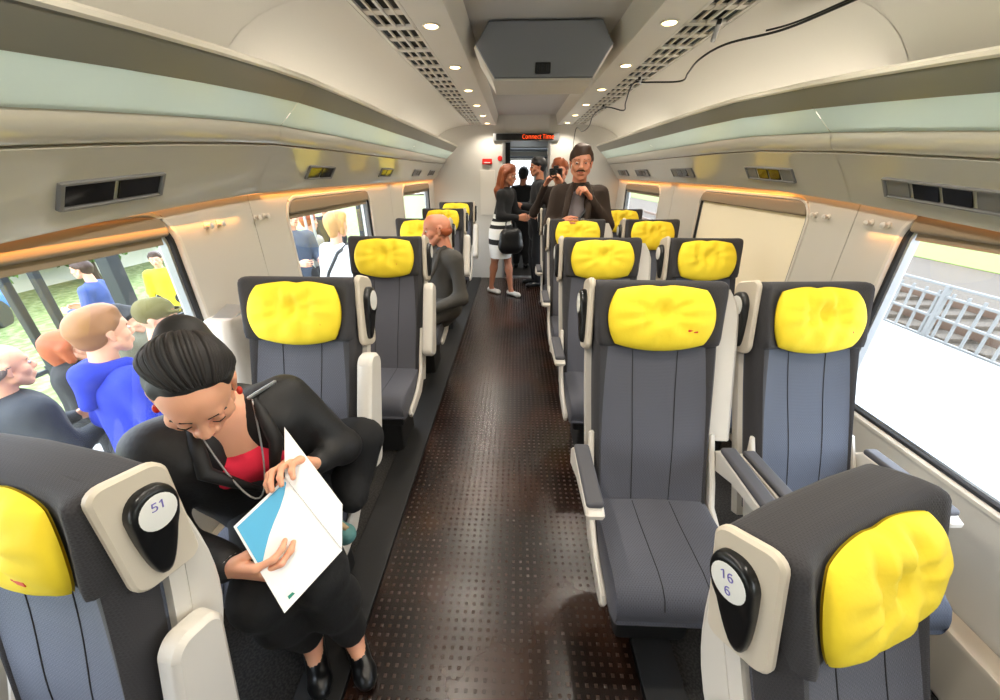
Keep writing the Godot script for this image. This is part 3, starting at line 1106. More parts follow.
func net(mb: MB, bones: Array, cell: float, k: float, rough := 0.0, freq := 9.0):
	var lo := Vector3.ONE * 1e9
	var hi := Vector3.ONE * -1e9
	for b in bones:
		if b[6]: continue
		var r := maxf(b[2], b[3]) + 2.5 * cell + k * 0.5
		lo = lo.min((b[0] as Vector3).min(b[1]) - Vector3.ONE * r)
		hi = hi.max((b[0] as Vector3).max(b[1]) + Vector3.ONE * r)
	var nx := int((hi.x - lo.x) / cell) + 2
	var ny := int((hi.y - lo.y) / cell) + 2
	var nz := int((hi.z - lo.z) / cell) + 2
	var F := PackedFloat32Array()
	F.resize(nx * ny * nz)
	F.fill(1.0)
	for b in bones:
		var a: Vector3 = b[0]
		var e: Vector3 = b[1]
		var ra: float = b[2]
		var rb: float = b[3]
		var fx: Vector3 = b[4]
		var by: float = b[5]
		var cut: bool = b[6]
		var pad := maxf(ra, rb) + k + 2.0 * cell
		var l := ((a.min(e) - Vector3.ONE * pad - lo) / cell).floor()
		var h := ((a.max(e) + Vector3.ONE * pad - lo) / cell).ceil()
		var ba := e - a
		if by != 1.0: ba += fx * (ba.dot(fx) * (by - 1.0))
		var q := 1.0 / maxf(ba.length_squared(), 1e-9)
		for z in range(maxi(0, int(l.z)), mini(nz, int(h.z) + 1)):
			for y in range(maxi(0, int(l.y)), mini(ny, int(h.y) + 1)):
				var o := (z * ny + y) * nx
				for x in range(maxi(0, int(l.x)), mini(nx, int(h.x) + 1)):
					var pa := lo + Vector3(x, y, z) * cell - a
					if by != 1.0: pa += fx * (pa.dot(fx) * (by - 1.0))
					var t := clampf(pa.dot(ba) * q, 0.0, 1.0)
					var d := (pa - ba * t).length() - ra - (rb - ra) * t
					var f := F[o + x]
					if cut:
						d = -d
						var u := d - f
						if u > k: F[o + x] = d
						elif u > -k:
							var g := 0.5 + 0.5 * u / k
							F[o + x] = f + u * g + k * g * (1.0 - g)
					else:
						var u := f - d
						if u > k: F[o + x] = d
						elif u > -k:
							var g := 0.5 + 0.5 * u / k
							F[o + x] = f - u * g - k * g * (1.0 - g)
	if rough > 0.0:
		for z in nz:
			for y in ny:
				for x in nx:
					var i := (z * ny + y) * nx + x
					if absf(F[i]) < 3.0 * cell: F[i] += rough * noise.get_noise_3d((lo.x + x * cell) * freq * 10.0, (lo.y + y * cell) * freq * 10.0, (lo.z + z * cell) * freq * 10.0)
	var id := PackedInt32Array()
	id.resize(F.size())
	id.fill(-1)
	var off := [0, 1, nx, nx + 1, nx * ny, nx * ny + 1, nx * ny + nx, nx * ny + nx + 1]
	var ed := [[0, 1], [2, 3], [4, 5], [6, 7], [0, 2], [1, 3], [4, 6], [5, 7], [0, 4], [1, 5], [2, 6], [3, 7]]
	var lim := cell * 2.2
	var sx := 1
	var sy := nx
	var sz := nx * ny
	for z in nz - 1:
		for y in ny - 1:
			for x in nx - 1:
				var i := (z * ny + y) * nx + x
				if absf(F[i]) > lim: continue
				var c := 0
				for n in 8:
					if F[i + off[n]] < 0.0: c |= 1 << n
				if c == 0 or c == 255: continue
				var s := Vector3.ZERO
				var m := 0
				for g in ed:
					var fa := F[i + off[g[0]]]
					var fb := F[i + off[g[1]]]
					if (fa < 0.0) != (fb < 0.0):
						var t := fa / (fa - fb)
						var A: int = g[0]
						var B: int = g[1]
						s += Vector3(lerpf(A & 1, B & 1, t), lerpf((A >> 1) & 1, (B >> 1) & 1, t), lerpf(A >> 2, B >> 2, t))
						m += 1
				id[i] = mb.p(lo + (Vector3(x, y, z) + s / m) * cell)
				var neg := F[i] < 0.0
				for ax in 3:
					var st: int = [sx, sy, sz][ax]
					if (F[i + st] < 0.0) == neg: continue
					var u: int = [sy, sz, sx][ax]
					var w: int = [sz, sx, sy][ax]
					if i - u - w < 0: continue
					var q0 := id[i]
					var q1 := id[i - u]
					var q2 := id[i - u - w]
					var q3 := id[i - w]
					if q1 < 0 or q2 < 0 or q3 < 0: continue
					if neg:
						mb.t(q0, q2, q1); mb.t(q0, q3, q2)
					else:
						mb.t(q0, q1, q2); mb.t(q0, q2, q3)

var noise := FastNoiseLite.new()

func smooth(mb: MB) -> ArrayMesh:
	var n := PackedVector3Array()
	n.resize(mb.v.size())
	for f in range(0, mb.ix.size(), 3):
		var a := mb.ix[f]
		var b := mb.ix[f + 1]
		var c := mb.ix[f + 2]
		var g := (mb.v[c] - mb.v[a]).cross(mb.v[b] - mb.v[a])
		n[a] += g; n[b] += g; n[c] += g
	for i in n.size(): n[i] = n[i].normalized()
	var arr := []
	arr.resize(Mesh.ARRAY_MAX)
	arr[Mesh.ARRAY_VERTEX] = mb.v; arr[Mesh.ARRAY_NORMAL] = n; arr[Mesh.ARRAY_INDEX] = mb.ix
	var am := ArrayMesh.new()
	am.add_surface_from_arrays(Mesh.PRIMITIVE_TRIANGLES, arr)
	return am

func xbones(bones: Array, T: Transform3D, sc := 1.0) -> Array:
	var out := []
	for b in bones: out.append([T * (b[0] * sc), T * (b[1] * sc), b[2] * sc, b[3] * sc, T.basis * b[4], b[5], b[6]])
	return out

func head_bones() -> Array:
	var o := [
		bone(V(0, 0.032, -0.028), V(0, 0.036, 0.016), 0.079, 0.077, V(1, 0, 0), 1.08),
		bone(V(0, -0.005, 0.03), V(0, -0.06, 0.042), 0.054, 0.042),
		bone(V(0, -0.092, 0.062), V(0, -0.094, 0.058), 0.019, 0.018),
		bone(V(-0.033, 0.027, 0.079), V(0.033, 0.027, 0.079), 0.013, 0.013),
		bone(V(0, 0.014, 0.088), V(0, -0.026, 0.107), 0.008, 0.0125),
		bone(V(-0.012, -0.031, 0.096), V(0.012, -0.031, 0.096), 0.0085, 0.0085),
		bone(V(-0.018, -0.054, 0.087), V(0.018, -0.054, 0.087), 0.008, 0.008),
		bone(V(-0.015, -0.066, 0.085), V(0.015, -0.066, 0.085), 0.0085, 0.0085),
		bone(V(0, -0.06, -0.03), V(0, -0.175, -0.045), 0.05, 0.056)]
	for s in [-1.0, 1.0]:
		o.append(bone(V(s * 0.046, -0.045, 0.012), V(s * 0.012, -0.09, 0.056), 0.026, 0.02))
		o.append(bone(V(s * 0.040, -0.018, 0.052), V(s * 0.036, -0.028, 0.056), 0.028, 0.024))
		o.append(bone(V(s * 0.078, 0.02, -0.012), V(s * 0.076, -0.022, -0.004), 0.019, 0.012, V(1, 0, 0), 2.3))
		o.append(bone(V(s * 0.032, 0.004, 0.100), V(s * 0.034, 0.004, 0.098), 0.014, 0.013, Vector3.ZERO, 1.0, true))
	return o

func hand_bones(s: float, curl: Array, thumb := 0.5) -> Array:
	# wrist at the origin, fingers along +y, palm towards +z, thumb towards s * x
	var o := [bone(V(0, -0.02, 0), V(0, 0.01, 0), 0.026, 0.026, V(0, 0, 1), 1.25)]
	var kn := [V(0.031, 0.088, 0), V(0.011, 0.093, -0.002), V(-0.010, 0.09, -0.002), V(-0.029, 0.081, 0)]
	var ln := [[0.042, 0.026, 0.02], [0.046, 0.03, 0.021], [0.042, 0.027, 0.02], [0.033, 0.02, 0.018]]
	for f in 4:
		var k: Vector3 = kn[f] * V(s, 1, 1)
		o.append(bone(V(kn[f].x * 0.5 * s, 0.012, 0), k, 0.017, 0.0125))
		var q := k
		var a := 0.0
		var fan: float = (kn[f].x / 0.03) * 0.10 * s
		for j in 3:
			a += curl[j]
			var d := V(sin(fan) * cos(a), cos(fan) * cos(a), sin(a))
			var e: Vector3 = q + d * ln[f][j]
			o.append(bone(q, e, 0.0092 - 0.0008 * j, 0.0086 - 0.0009 * j))
			q = e
	var b0 := V(s * 0.022, 0.018, 0.006)
	var b1 := V(s * (0.046 - 0.012 * thumb), 0.048, 0.012 + 0.012 * thumb)
	var b2 := b1 + V(s * (0.014 - 0.02 * thumb), 0.030, 0.008 + 0.012 * thumb)
	var b3 := b2 + V(s * (0.004 - 0.014 * thumb), 0.024, 0.006 + 0.006 * thumb)
	o.append(bone(b0, b1, 0.017, 0.012)); o.append(bone(b1, b2, 0.0108, 0.0098)); o.append(bone(b2, b3, 0.0098, 0.0078))
	return o

func frame_of(y: Vector3, z: Vector3) -> Basis:
	# a basis whose y is exact and whose z is as near as it can be
	y = y.normalized()
	var x := y.cross(z).normalized()
	return Basis(x, y, x.cross(y))

func facing(f: Vector3, up := Vector3.UP) -> Basis:
	f = f.normalized()
	var x := up.cross(f).normalized()
	return Basis(x, f.cross(x), f)

func skin(called: String, c: Color) -> StandardMaterial3D:
	if M.has(called): return M[called]
	var m := mat(called, c, 0.5)
	m.subsurf_scatter_enabled = true
	m.subsurf_scatter_strength = 0.12
	return m

func cloth(called: String, c: Color, rough := 0.85) -> StandardMaterial3D:
	if M.has(called): return M[called]
	var m := mat(called, c, rough)
	m.normal_enabled = true
	m.normal_texture = cloth_normal
	m.normal_scale = 0.3
	m.rim_enabled = true
	m.rim = 0.15
	tri(m, 10.0)
	return m

var cloth_normal: NoiseTexture2D

# J: hip, chest, head (Transform3D), and for L / R: sh, el, wr, hip, kn, an, toe; hand frames hL / hR (Basis)
func figure(o: Node3D, J: Dictionary, look: Dictionary):
	var cell: float = look.get("cell", 0.024)
	var hc: float = look.get("head_cell", 0.008)
	var fat: float = look.get("fat", 1.0)
	var T: Transform3D = J.head
	var fwd: Vector3 = J.get("fwd", V(0, 0, 1))
	var lat: Vector3 = (J.shL - J.shR).normalized()
	var neck: Vector3 = T * V(0, -0.16, -0.045)
	var mid: Vector3 = (J.shL + J.shR) / 2
	var torso := [
		bone(J.shR.lerp(J.shL, 0.12), J.shL.lerp(J.shR, 0.12), 0.056, 0.056),
		bone(mid.lerp(J.hip, 0.22), mid.lerp(J.hip, 0.62), 0.135 * fat, 0.12 * fat, fwd, 1.3),
		bone(mid.lerp(J.hip, 0.6), J.hip, 0.12 * fat, 0.125 * fat, fwd, 1.25),
		bone(mid, neck, 0.062, 0.052)]
	var arms := []
	var sleeves := []
	for s in ["L", "R"]:
		arms.append(bone(J["sh" + s], J["el" + s], 0.046, 0.038)); arms.append(bone(J["el" + s], J["wr" + s], 0.038, 0.026))
		var wr: Vector3 = J["wr" + s]
		var el: Vector3 = J["el" + s]
		sleeves.append(bone(J["sh" + s], el, 0.062 * fat, 0.053))
		if look.get("sleeve", 1.0) > 0.5: sleeves.append(bone(el, wr.lerp(el, 0.06), 0.053, 0.038))
		else: sleeves[-1] = bone(J["sh" + s], (J["sh" + s] as Vector3).lerp(el, 0.45), 0.06, 0.056)
	var legs := []
	var hose := []
	for s in ["L", "R"]:
		if not J.has("kn" + s): continue
		var hp: Vector3 = J["hip" + s]
		var kn: Vector3 = J["kn" + s]
		var an: Vector3 = J["an" + s]
		legs.append(bone(hp, kn, 0.078, 0.05)); legs.append(bone(kn, kn.lerp(an, 0.35), 0.05, 0.052)); legs.append(bone(kn.lerp(an, 0.35), an, 0.052, 0.032))
		legs.append(bone(an + V(0, -0.03, 0), J["toe" + s], 0.032, 0.022))
		hose.append(bone(hp, kn, 0.098, 0.068)); hose.append(bone(kn, kn.lerp(an, 0.4), 0.072, 0.072)); hose.append(bone(kn.lerp(an, 0.4), an.lerp(kn, 0.08), 0.072, look.get("cuff", 0.06)))
	var mb := MB.new()
	net(mb, torso + arms + legs, cell, 0.03)
	net(mb, xbones(head_bones(), T, look.get("head_size", 1.0)), hc, 0.014)
	for s in ["L", "R"]:
		if J.has("h" + s):
			var B: Basis = J["h" + s]
			net(mb, xbones(hand_bones(-1.0 if s == "L" else 1.0, look.get("curl" + s, [0.5, 0.6, 0.4]), look.get("thumb" + s, 0.5)), Transform3D(B, J["wr" + s])), look.get("hand_cell", 0.006), 0.006)
	part("body", smooth(mb), look.skin, o)
	if look.has("top"):
		mb = MB.new()
		var tb := []
		for b in torso.slice(0, 3): tb.append([b[0], b[1], b[2] + 0.02, b[3] + 0.02, b[4], b[5], false])
		if look.get("collar", true): tb.append(bone(mid, mid.lerp(neck, 0.55), 0.078, 0.064))
		if look.get("hem", 0.0) > 0.0:
			var dn: Vector3 = (J.hip - mid).normalized()
			tb.append(bone(J.hip, J.hip + dn * look.hem, 0.148 * fat, 0.158 * fat, fwd, 1.2))
		if look.has("neckline"): tb.append_array(look.neckline)
		net(mb, tb + sleeves, look.get("cloth_cell", cell), 0.045, 0.014, 1.6)
		part(look.get("top_name", "jacket"), smooth(mb), look.top, o)
	if look.has("legs_mat") and hose:
		mb = MB.new()
		hose.append(bone(J.hipL, J.hipR, 0.115, 0.115))
		hose.append(bone(J.hip, (J.hip as Vector3).lerp(mid, 0.2), 0.125 * fat, 0.125 * fat, fwd, 1.2))
		net(mb, hose, look.get("cloth_cell", cell), 0.05, 0.008, 1.3)
		part("trousers", smooth(mb), look.legs_mat, o)
	if look.has("shoes") and J.has("anL"):
		for s in ["L", "R"]:
			mb = MB.new()
			var an: Vector3 = J["an" + s]
			var toe: Vector3 = J["toe" + s]
			var heel := V(an.x, toe.y, an.z) - (V(toe.x, 0, toe.z) - V(an.x, 0, an.z)).normalized() * 0.03
			net(mb, [bone(heel + V(0, 0.012, 0), toe, 0.036, 0.033), bone(toe, toe + (toe - heel).normalized() * 0.02, 0.034, 0.026)] + ([] if look.get("low_shoes", false) else [bone(an + V(0, -0.04, 0), toe, 0.042, 0.03)]), 0.008, 0.02)
			part("shoe", smooth(mb), look.shoes, o)
	if look.has("hair"):
		mb = MB.new()
		net(mb, xbones(look.hair_bones, T, look.get("head_size", 1.0)), look.get("hair_cell", 0.009), 0.02, 0.009, 4.0)
		part("hair", smooth(mb), look.hair, o)
	if look.get("face", true): face(o, T, look)

func face(o: Node3D, T: Transform3D, look: Dictionary):
	for s in [-1.0, 1.0]:
		var mb := MB.new()
		mb.sphere(T * V(s * 0.032, 0.005, 0.079), V(0.0125, 0.0075, 0.0125), 6)
		var e := part("eye", mb, M.eye_white, o, 180.0)
		mb = MB.new()
		mb.sphere(T * V(s * 0.032, 0.003, 0.087), V(0.0062, 0.0062, 0.0055), 5)
		part("iris", mb, M.eye_dark, e, 180.0)
		mb = MB.new()
		mb.tube([T * V(s * 0.016, 0.026, 0.093), T * V(s * 0.034, 0.031, 0.088), T * V(s * 0.052, 0.024, 0.074)], [0.003, 0.0035, 0.002], 6)
		part("eyebrow", mb, look.get("brow", M.eye_dark), o, 180.0)
	var lm := MB.new()
	lm.tube([T * V(-0.023, -0.060, 0.088), T * V(-0.01, -0.058, 0.0955), T * V(0, -0.0595, 0.0965), T * V(0.01, -0.058, 0.0955), T * V(0.023, -0.060, 0.088)], [0.002, 0.005, 0.0055, 0.005, 0.002], 6)
	part("lips", lm, M.lips, o, 180.0)

func hair_style(kind: String) -> Array:
	var cap_ := [bone(V(0, 0.048, -0.036), V(0, 0.06, 0.014), 0.082, 0.076, V(1, 0, 0), 1.04), bone(V(0, 0.0, -0.05), V(0, 0.03, -0.05), 0.066, 0.078),
		bone(V(-0.058, 0.03, -0.015), V(-0.056, 0.055, 0.02), 0.03, 0.028), bone(V(0.058, 0.03, -0.015), V(0.056, 0.055, 0.02), 0.03, 0.028)]
	if kind == "short": return cap_ + [bone(V(-0.03, 0.1, 0.05), V(0.035, 0.1, 0.05), 0.026, 0.026)]
	if kind == "bob": return cap_ + [bone(V(-0.07, 0.02, -0.02), V(-0.07, -0.06, -0.01), 0.032, 0.026), bone(V(0.07, 0.02, -0.02), V(0.07, -0.06, -0.01), 0.032, 0.026), bone(V(0, 0.0, -0.07), V(0, -0.07, -0.06), 0.06, 0.05), bone(V(-0.04, 0.09, 0.05), V(0.04, 0.09, 0.05), 0.03, 0.03)]
	if kind == "long": return cap_ + [bone(V(-0.065, 0.02, -0.02), V(-0.075, -0.14, -0.03), 0.034, 0.03), bone(V(0.065, 0.02, -0.02), V(0.075, -0.14, -0.03), 0.034, 0.03), bone(V(0, 0.0, -0.07), V(0.01, -0.20, -0.10), 0.07, 0.06), bone(V(0.0, -0.20, -0.10), V(0.02, -0.33, -0.10), 0.075, 0.03), bone(V(-0.03, 0.1, 0.045), V(0.03, 0.1, 0.045), 0.028, 0.028)]
	if kind == "bun": return [bone(V(0, 0.05, -0.036), V(0, 0.062, 0.018), 0.085, 0.074, V(1, 0, 0), 1.04), bone(V(0, 0.0, -0.055), V(0, 0.03, -0.055), 0.064, 0.08), bone(V(-0.060, 0.02, -0.02), V(-0.054, 0.06, 0.03), 0.028, 0.026), bone(V(0.060, 0.02, -0.02), V(0.054, 0.06, 0.03), 0.028, 0.026), bone(V(0, 0.105, -0.055), V(0, 0.11, -0.02), 0.05, 0.046), bone(V(0, 0.06, -0.125), V(0, 0.045, -0.13), 0.045, 0.04)]
	if kind == "pinned": return [bone(V(0, 0.052, -0.04), V(0, 0.062, 0.0), 0.083, 0.074, V(1, 0, 0), 1.06), bone(V(0, 0.0, -0.055), V(0, 0.03, -0.055), 0.062, 0.078), bone(V(-0.062, 0.02, -0.03), V(-0.056, 0.06, 0.015), 0.024, 0.022), bone(V(0.062, 0.02, -0.03), V(0.056, 0.06, 0.015), 0.024, 0.022), bone(V(0, 0.07, -0.115), V(0, 0.04, -0.13), 0.05, 0.042)]
	if kind == "cap": return [bone(V(0, 0.05, -0.03), V(0, 0.06, 0.012), 0.085, 0.082), bone(V(-0.03, 0.055, 0.1), V(0.03, 0.055, 0.1), 0.02, 0.02, V(0, 1, 0), 2.0), bone(V(0, 0.055, 0.09), V(0, 0.045, 0.135), 0.05, 0.045, V(0, 1, 0), 5.0)]
	if kind == "balding": return [bone(V(0, -0.01, -0.075), V(0, 0.005, -0.07), 0.04, 0.042), bone(V(-0.068, 0.0, -0.03), V(-0.07, 0.02, -0.005), 0.02, 0.016), bone(V(0.068, 0.0, -0.03), V(0.07, 0.02, -0.005), 0.02, 0.016), bone(V(-0.05, -0.01, -0.06), V(0.05, -0.01, -0.06), 0.036, 0.036)]
	return cap_

func standing(head_at: Vector3, ground: float, face_dir: float, arms: Array, tilt := Vector3.ZERO) -> Dictionary:
	# an upright pose; arms: for L and R the elbow and wrist offsets from the shoulder in (side, up, forward)
	var f := V(sin(face_dir), 0, cos(face_dir))
	var l := V(cos(face_dir), 0, -sin(face_dir))
	var H := head_at.y - ground + 0.115
	var k := H / 1.75
	var J := {"fwd": f}
	J.head = Transform3D(facing(f + tilt), head_at)
	var c := head_at - V(0, 0.235 * k, 0) - f * 0.03
	J.hip = V(c.x, ground + 0.95 * k, c.z)
	var i := 0
	for s in ["L", "R"]:
		var sg := 1.0 if s == "L" else -1.0
		J["sh" + s] = c + l * sg * 0.175 * k
		J["el" + s] = J["sh" + s] + (l * sg * arms[i][0].x + V(0, arms[i][0].y, 0) + f * arms[i][0].z) * k
		J["wr" + s] = J["sh" + s] + (l * sg * arms[i][1].x + V(0, arms[i][1].y, 0) + f * arms[i][1].z) * k
		var d: Vector3 = J["wr" + s] - J["el" + s]
		J["h" + s] = frame_of(d, -l * sg + f * 0.2)
		J["hip" + s] = J.hip + l * sg * 0.085 * k
		J["kn" + s] = V(J.hip.x, ground + 0.50 * k, J.hip.z) + l * sg * 0.09 * k + f * 0.02
		J["an" + s] = V(J.hip.x, ground + 0.085, J.hip.z) + l * sg * 0.095 * k - f * 0.02
		J["toe" + s] = V(J.hip.x, ground + 0.035, J.hip.z) + l * sg * 0.11 * k + f * 0.13
		i += 1
	return J
# ---------------------------------------------------------------- people
const DOWN := [[Vector3(0.05, -0.28, -0.02), Vector3(0.06, -0.52, 0.06)], [Vector3(0.05, -0.28, -0.02), Vector3(0.06, -0.52, 0.06)]]
const BENT := [[Vector3(0.06, -0.27, 0.02), Vector3(-0.04, -0.25, 0.26)], [Vector3(0.06, -0.27, 0.02), Vector3(-0.04, -0.25, 0.26)]]

func build_people():
	noise.seed = 11
	noise.frequency = 0.1
	noise.fractal_octaves = 3
	cloth_normal = noise_tex(0.03, 21, 256, [], true, 5.0)
	mat("eye_white", Color(0.78, 0.72, 0.68), 0.3)
	mat("eye_dark", Color(0.10, 0.07, 0.05), 0.3)
	mat("lips", Color(0.72, 0.32, 0.28), 0.4)
	skin("skin_fair", Color(0.90, 0.66, 0.53))
	skin("skin_ruddy", Color(0.83, 0.56, 0.44))
	skin("skin_tan", Color(0.72, 0.48, 0.36))
	for a in [["hair_black", Color(0.055, 0.045, 0.042)], ["hair_dark_brown", Color(0.10, 0.075, 0.065)], ["hair_brown", Color(0.24, 0.15, 0.09)], ["hair_ginger", Color(0.62, 0.30, 0.13)], ["hair_sandy", Color(0.55, 0.36, 0.20)], ["hair_blond", Color(0.75, 0.56, 0.32)], ["hair_auburn", Color(0.50, 0.24, 0.08)], ["hair_grey", Color(0.42, 0.36, 0.32)]]: 
		var h := mat(a[0], a[1], 0.6)
		h.rim_enabled = true
		h.rim = 0.3
	person_reading()
	person_bald()
	people_at_end()
	people_outside()

func person_reading():
	var o := thing("person", "seated woman in black jacket and red top, dark hair pinned up, reading a brochure", "person")
	var f := V(0.72, 0, 0.69).normalized()
	var hf := V(0.46, -0.56, 0.62).normalized()
	var J := {"fwd": f}
	J.head = Transform3D(facing(hf, V(0.12, 1, 0.05)), V(-0.765, 1.075, -0.735))
	J.hip = V(-0.83, 0.56, -0.98)
	J.shR = V(-0.935, 0.905, -0.725); J.shL = V(-0.705, 0.925, -0.955)
	J.elR = V(-0.915, 0.66, -0.63); J.wrR = V(-0.695, 0.655, -0.575)
	J.elL = V(-0.575, 0.70, -0.98); J.wrL = V(-0.595, 0.755, -0.835)
	J.hR = frame_of(V(0.93, 0.05, 0.12), V(0.2, 0.3, -0.9)); J.hL = frame_of(V(-0.25, 0.55, 0.55), V(0.3, -0.5, 0.7))
	J.hipR = V(-0.88, 0.54, -0.93); J.hipL = V(-0.77, 0.54, -1.0)
	J.knR = V(-0.66, 0.53, -0.585); J.knL = V(-0.535, 0.53, -0.645)
	J.anR = V(-0.685, 0.10, -0.70); J.anL = V(-0.545, 0.10, -0.72)
	J.toeR = V(-0.615, 0.035, -0.60); J.toeL = V(-0.475, 0.035, -0.63)
	var jk := cloth("jacket_black", Color(0.035, 0.035, 0.037), 0.6)
	var look := {"skin": M.skin_fair, "hair": M.hair_black, "hair_bones": hair_style("pinned"), "cell": 0.014, "head_cell": 0.0045, "hair_cell": 0.005, "hand_cell": 0.0032, "legs_mat": cloth("trousers_black", Color(0.03, 0.03, 0.032)), "shoes": M.plastic_black, "low_shoes": true, "brow": M.hair_black,
		"curlR": [0.55, 0.75, 0.5], "thumbR": 0.9, "curlL": [0.5, 0.8, 0.5], "thumbL": 0.8, "face": false, "cuff": 0.052}
	figure(o, J, look)
	# red top, then the jacket open over it
	var mid: Vector3 = (J.shL + J.shR) / 2
	var mb := MB.new()
	var chest := mid.lerp(J.hip, 0.3)
	net(mb, [bone(mid.lerp(J.hip, 0.33), mid.lerp(J.hip, 0.65), 0.142, 0.132, f, 1.3), bone(mid.lerp(J.hip, 0.6), J.hip, 0.13, 0.13, f, 1.25), bone(chest + f * 0.06 + V(0.05, -0.03, -0.05), chest + f * 0.06 - V(0.05, 0.03, -0.05), 0.068, 0.068)], 0.011, 0.04)
	part("red_top", smooth(mb), cloth("top_red", Color(0.93, 0.16, 0.28)), o)
	mb = MB.new()
	var lat: Vector3 = (J.shL - J.shR).normalized()
	var tb := []
	for s in [-1.0, 1.0]:
		var sh: Vector3 = J.shL if s > 0 else J.shR
		tb.append(bone(sh - lat * s * 0.03, mid + lat * s * 0.085, 0.066, 0.066))
		tb.append(bone(mid + lat * s * 0.10 + V(0, -0.05, 0), J.hip + lat * s * 0.075 + f * 0.02, 0.112, 0.13, f, 1.08))
		tb.append(bone(mid + lat * s * 0.12 + f * 0.05 + V(0, -0.05, 0), J.hip + lat * s * 0.05 + f * 0.085 + V(0, 0.07, 0), 0.058, 0.07))
	tb.append(bone(mid - f * 0.05 + V(0, -0.03, 0), J.hip - f * 0.03, 0.11, 0.13, f, 1.1))
	tb.append(bone(mid - f * 0.055 - lat * 0.05, mid - f * 0.055 + lat * 0.05, 0.06, 0.06))
	for a in [["R", 0.062], ["L", 0.062]]:
		var sh: Vector3 = J["sh" + a[0]]
		tb.append(bone(sh, J["el" + a[0]], 0.064, 0.056))
		tb.append(bone(J["el" + a[0]], (J["wr" + a[0]] as Vector3).lerp(J["el" + a[0]], 0.13), 0.056, 0.04))
	# the V of the open front
	tb.append(bone(mid + f * 0.17 + V(0, 0.06, 0), chest + f * 0.20 + V(0, -0.06, 0), 0.098, 0.035, Vector3.ZERO, 1.0, true))
	net(mb, tb, 0.011, 0.03, 0.016, 2.0)
	part("jacket", smooth(mb), jk, o)
	# lapels: two flat folded bands down the opening
	for s in [-1.0, 1.0]:
		mb = MB.new()
		var a0: Vector3 = mid + lat * s * 0.075 + f * 0.03 + V(0, 0.055, 0)
		var a1: Vector3 = mid + lat * s * 0.085 + f * 0.125 + V(0, -0.06, 0)
		var a2: Vector3 = chest + lat * s * 0.012 + f * 0.158 + V(0, -0.085, 0)
		mb.tube([a0, a0.lerp(a1, 0.5) + f * 0.012, a1, a1.lerp(a2, 0.5) + f * 0.006, a2], [0.012, 0.018, 0.02, 0.014, 0.006], 8)
		part("lapel", mb, jk, o, 180.0)
	# white shirt cuff at the right wrist
	mb = MB.new()
	var w: Vector3 = J.wrR
	var e: Vector3 = J.elR
	mb.tube([w.lerp(e, 0.16), w.lerp(e, 0.02)], [0.036, 0.034], 14)
	part("shirt_cuff", mb, cloth("shirt_white", Color(0.9, 0.9, 0.9)), o)
	# silvery trim on the left shoulder and a long chain
	mb = MB.new()
	for k in 14:
		var t := k / 13.0
		mb.sphere(J.shL.lerp(mid, 0.15 + 0.45 * t) + V(0, 0.066 - 0.004 * t, 0.0) + f * (0.02 + 0.03 * t), V(0.007, 0.006, 0.007), 3)
	part("shoulder_studs", mb, M.alu, o)
	mb = MB.new()
	var ch := []
	for k in 17:
		var t := k / 16.0
		var s := 1.0 - 2.0 * t
		ch.append(mid + lat * s * 0.07 + f * (0.05 + 0.125 * (1.0 - s * s)) + V(0, 0.055 - 0.23 * (1.0 - s * s), 0))
	mb.tube(ch, 0.0025, 6)
	part("necklace", mb, M.alu, o, 180.0)
	# face with lowered eyelids
	var T: Transform3D = J.head
	for s in [-1.0, 1.0]:
		mb = MB.new()
		mb.sphere(T * V(s * 0.032, 0.004, 0.081), V(0.0135, 0.011, 0.0115), 6)
		var ey := part("eyelid", mb, M.skin_fair, o, 180.0)
		mb = MB.new()
		mb.tube([T * V(s * 0.019, -0.003, 0.0895), T * V(s * 0.032, -0.0065, 0.092), T * V(s * 0.045, -0.002, 0.0845)], [0.0012, 0.002, 0.0015], 5)
		part("lashes", mb, M.hair_black, ey, 180.0)
		mb = MB.new()
		mb.tube([T * V(s * 0.014, 0.026, 0.0935), T * V(s * 0.034, 0.032, 0.089), T * V(s * 0.052, 0.025, 0.075)], [0.003, 0.0036, 0.0018], 6)
		part("eyebrow", mb, M.hair_black, o, 180.0)
		mb = MB.new()
		mb.sphere(T * V(s * 0.083, -0.045, 0.0), V(0.007, 0.012, 0.008), 6)
		part("earring", mb, cloth("earring_red", Color(0.75, 0.16, 0.10), 0.3), o, 180.0)
	mb = MB.new()
	mb.tube([T * V(-0.023, -0.060, 0.088), T * V(-0.01, -0.058, 0.0955), T * V(0, -0.0595, 0.0965), T * V(0.01, -0.058, 0.0955), T * V(0.023, -0.060, 0.088)], [0.002, 0.005, 0.0055, 0.005, 0.002], 6)
	part("lips", mb, M.lips, o, 180.0)
	# locks combed from a side parting back to the knot
	var rg := RandomNumberGenerator.new()
	rg.seed = 3
	for tone in 2:
		mb = MB.new()
		for k in 30:
			var u := ((k + 0.5 * tone) / 29.5 * 2.0 - 1.0)
			var lift := rg.randf_range(-0.002, 0.006)
			var path := []
			for q in 11:
				var t := q / 10.0
				var a := lerpf(0.78, 2.75, t)
				var x := (0.018 + 0.05 * u) * (1 - t) * (1 - t) + 2.0 * t * (1 - t) * 0.125 * u + t * t * 0.02 * u
				var rr := sqrt(maxf(1.0 - pow(x / 0.096, 2), 0.04))
				path.append(T * V(x, 0.040 + rr * (0.096 + lift) * sin(a) + 0.016 * sin(a) * smoothstep(0.05, 0.5, t), -0.016 + rr * (0.098 + lift) * cos(a)))
			mb.tube(path, [0.001, 0.004, 0.0055, 0.006, 0.006, 0.006, 0.006, 0.006, 0.0055, 0.004, 0.002], 6, false)
		part("hair_locks", mb, M.hair_black if tone == 0 else M.hair_dark_brown, o, 180.0)
	# the brochure she holds
	var br := thing("brochure", "large white open brochure with a light blue corner held by the woman in her seat", "brochure")
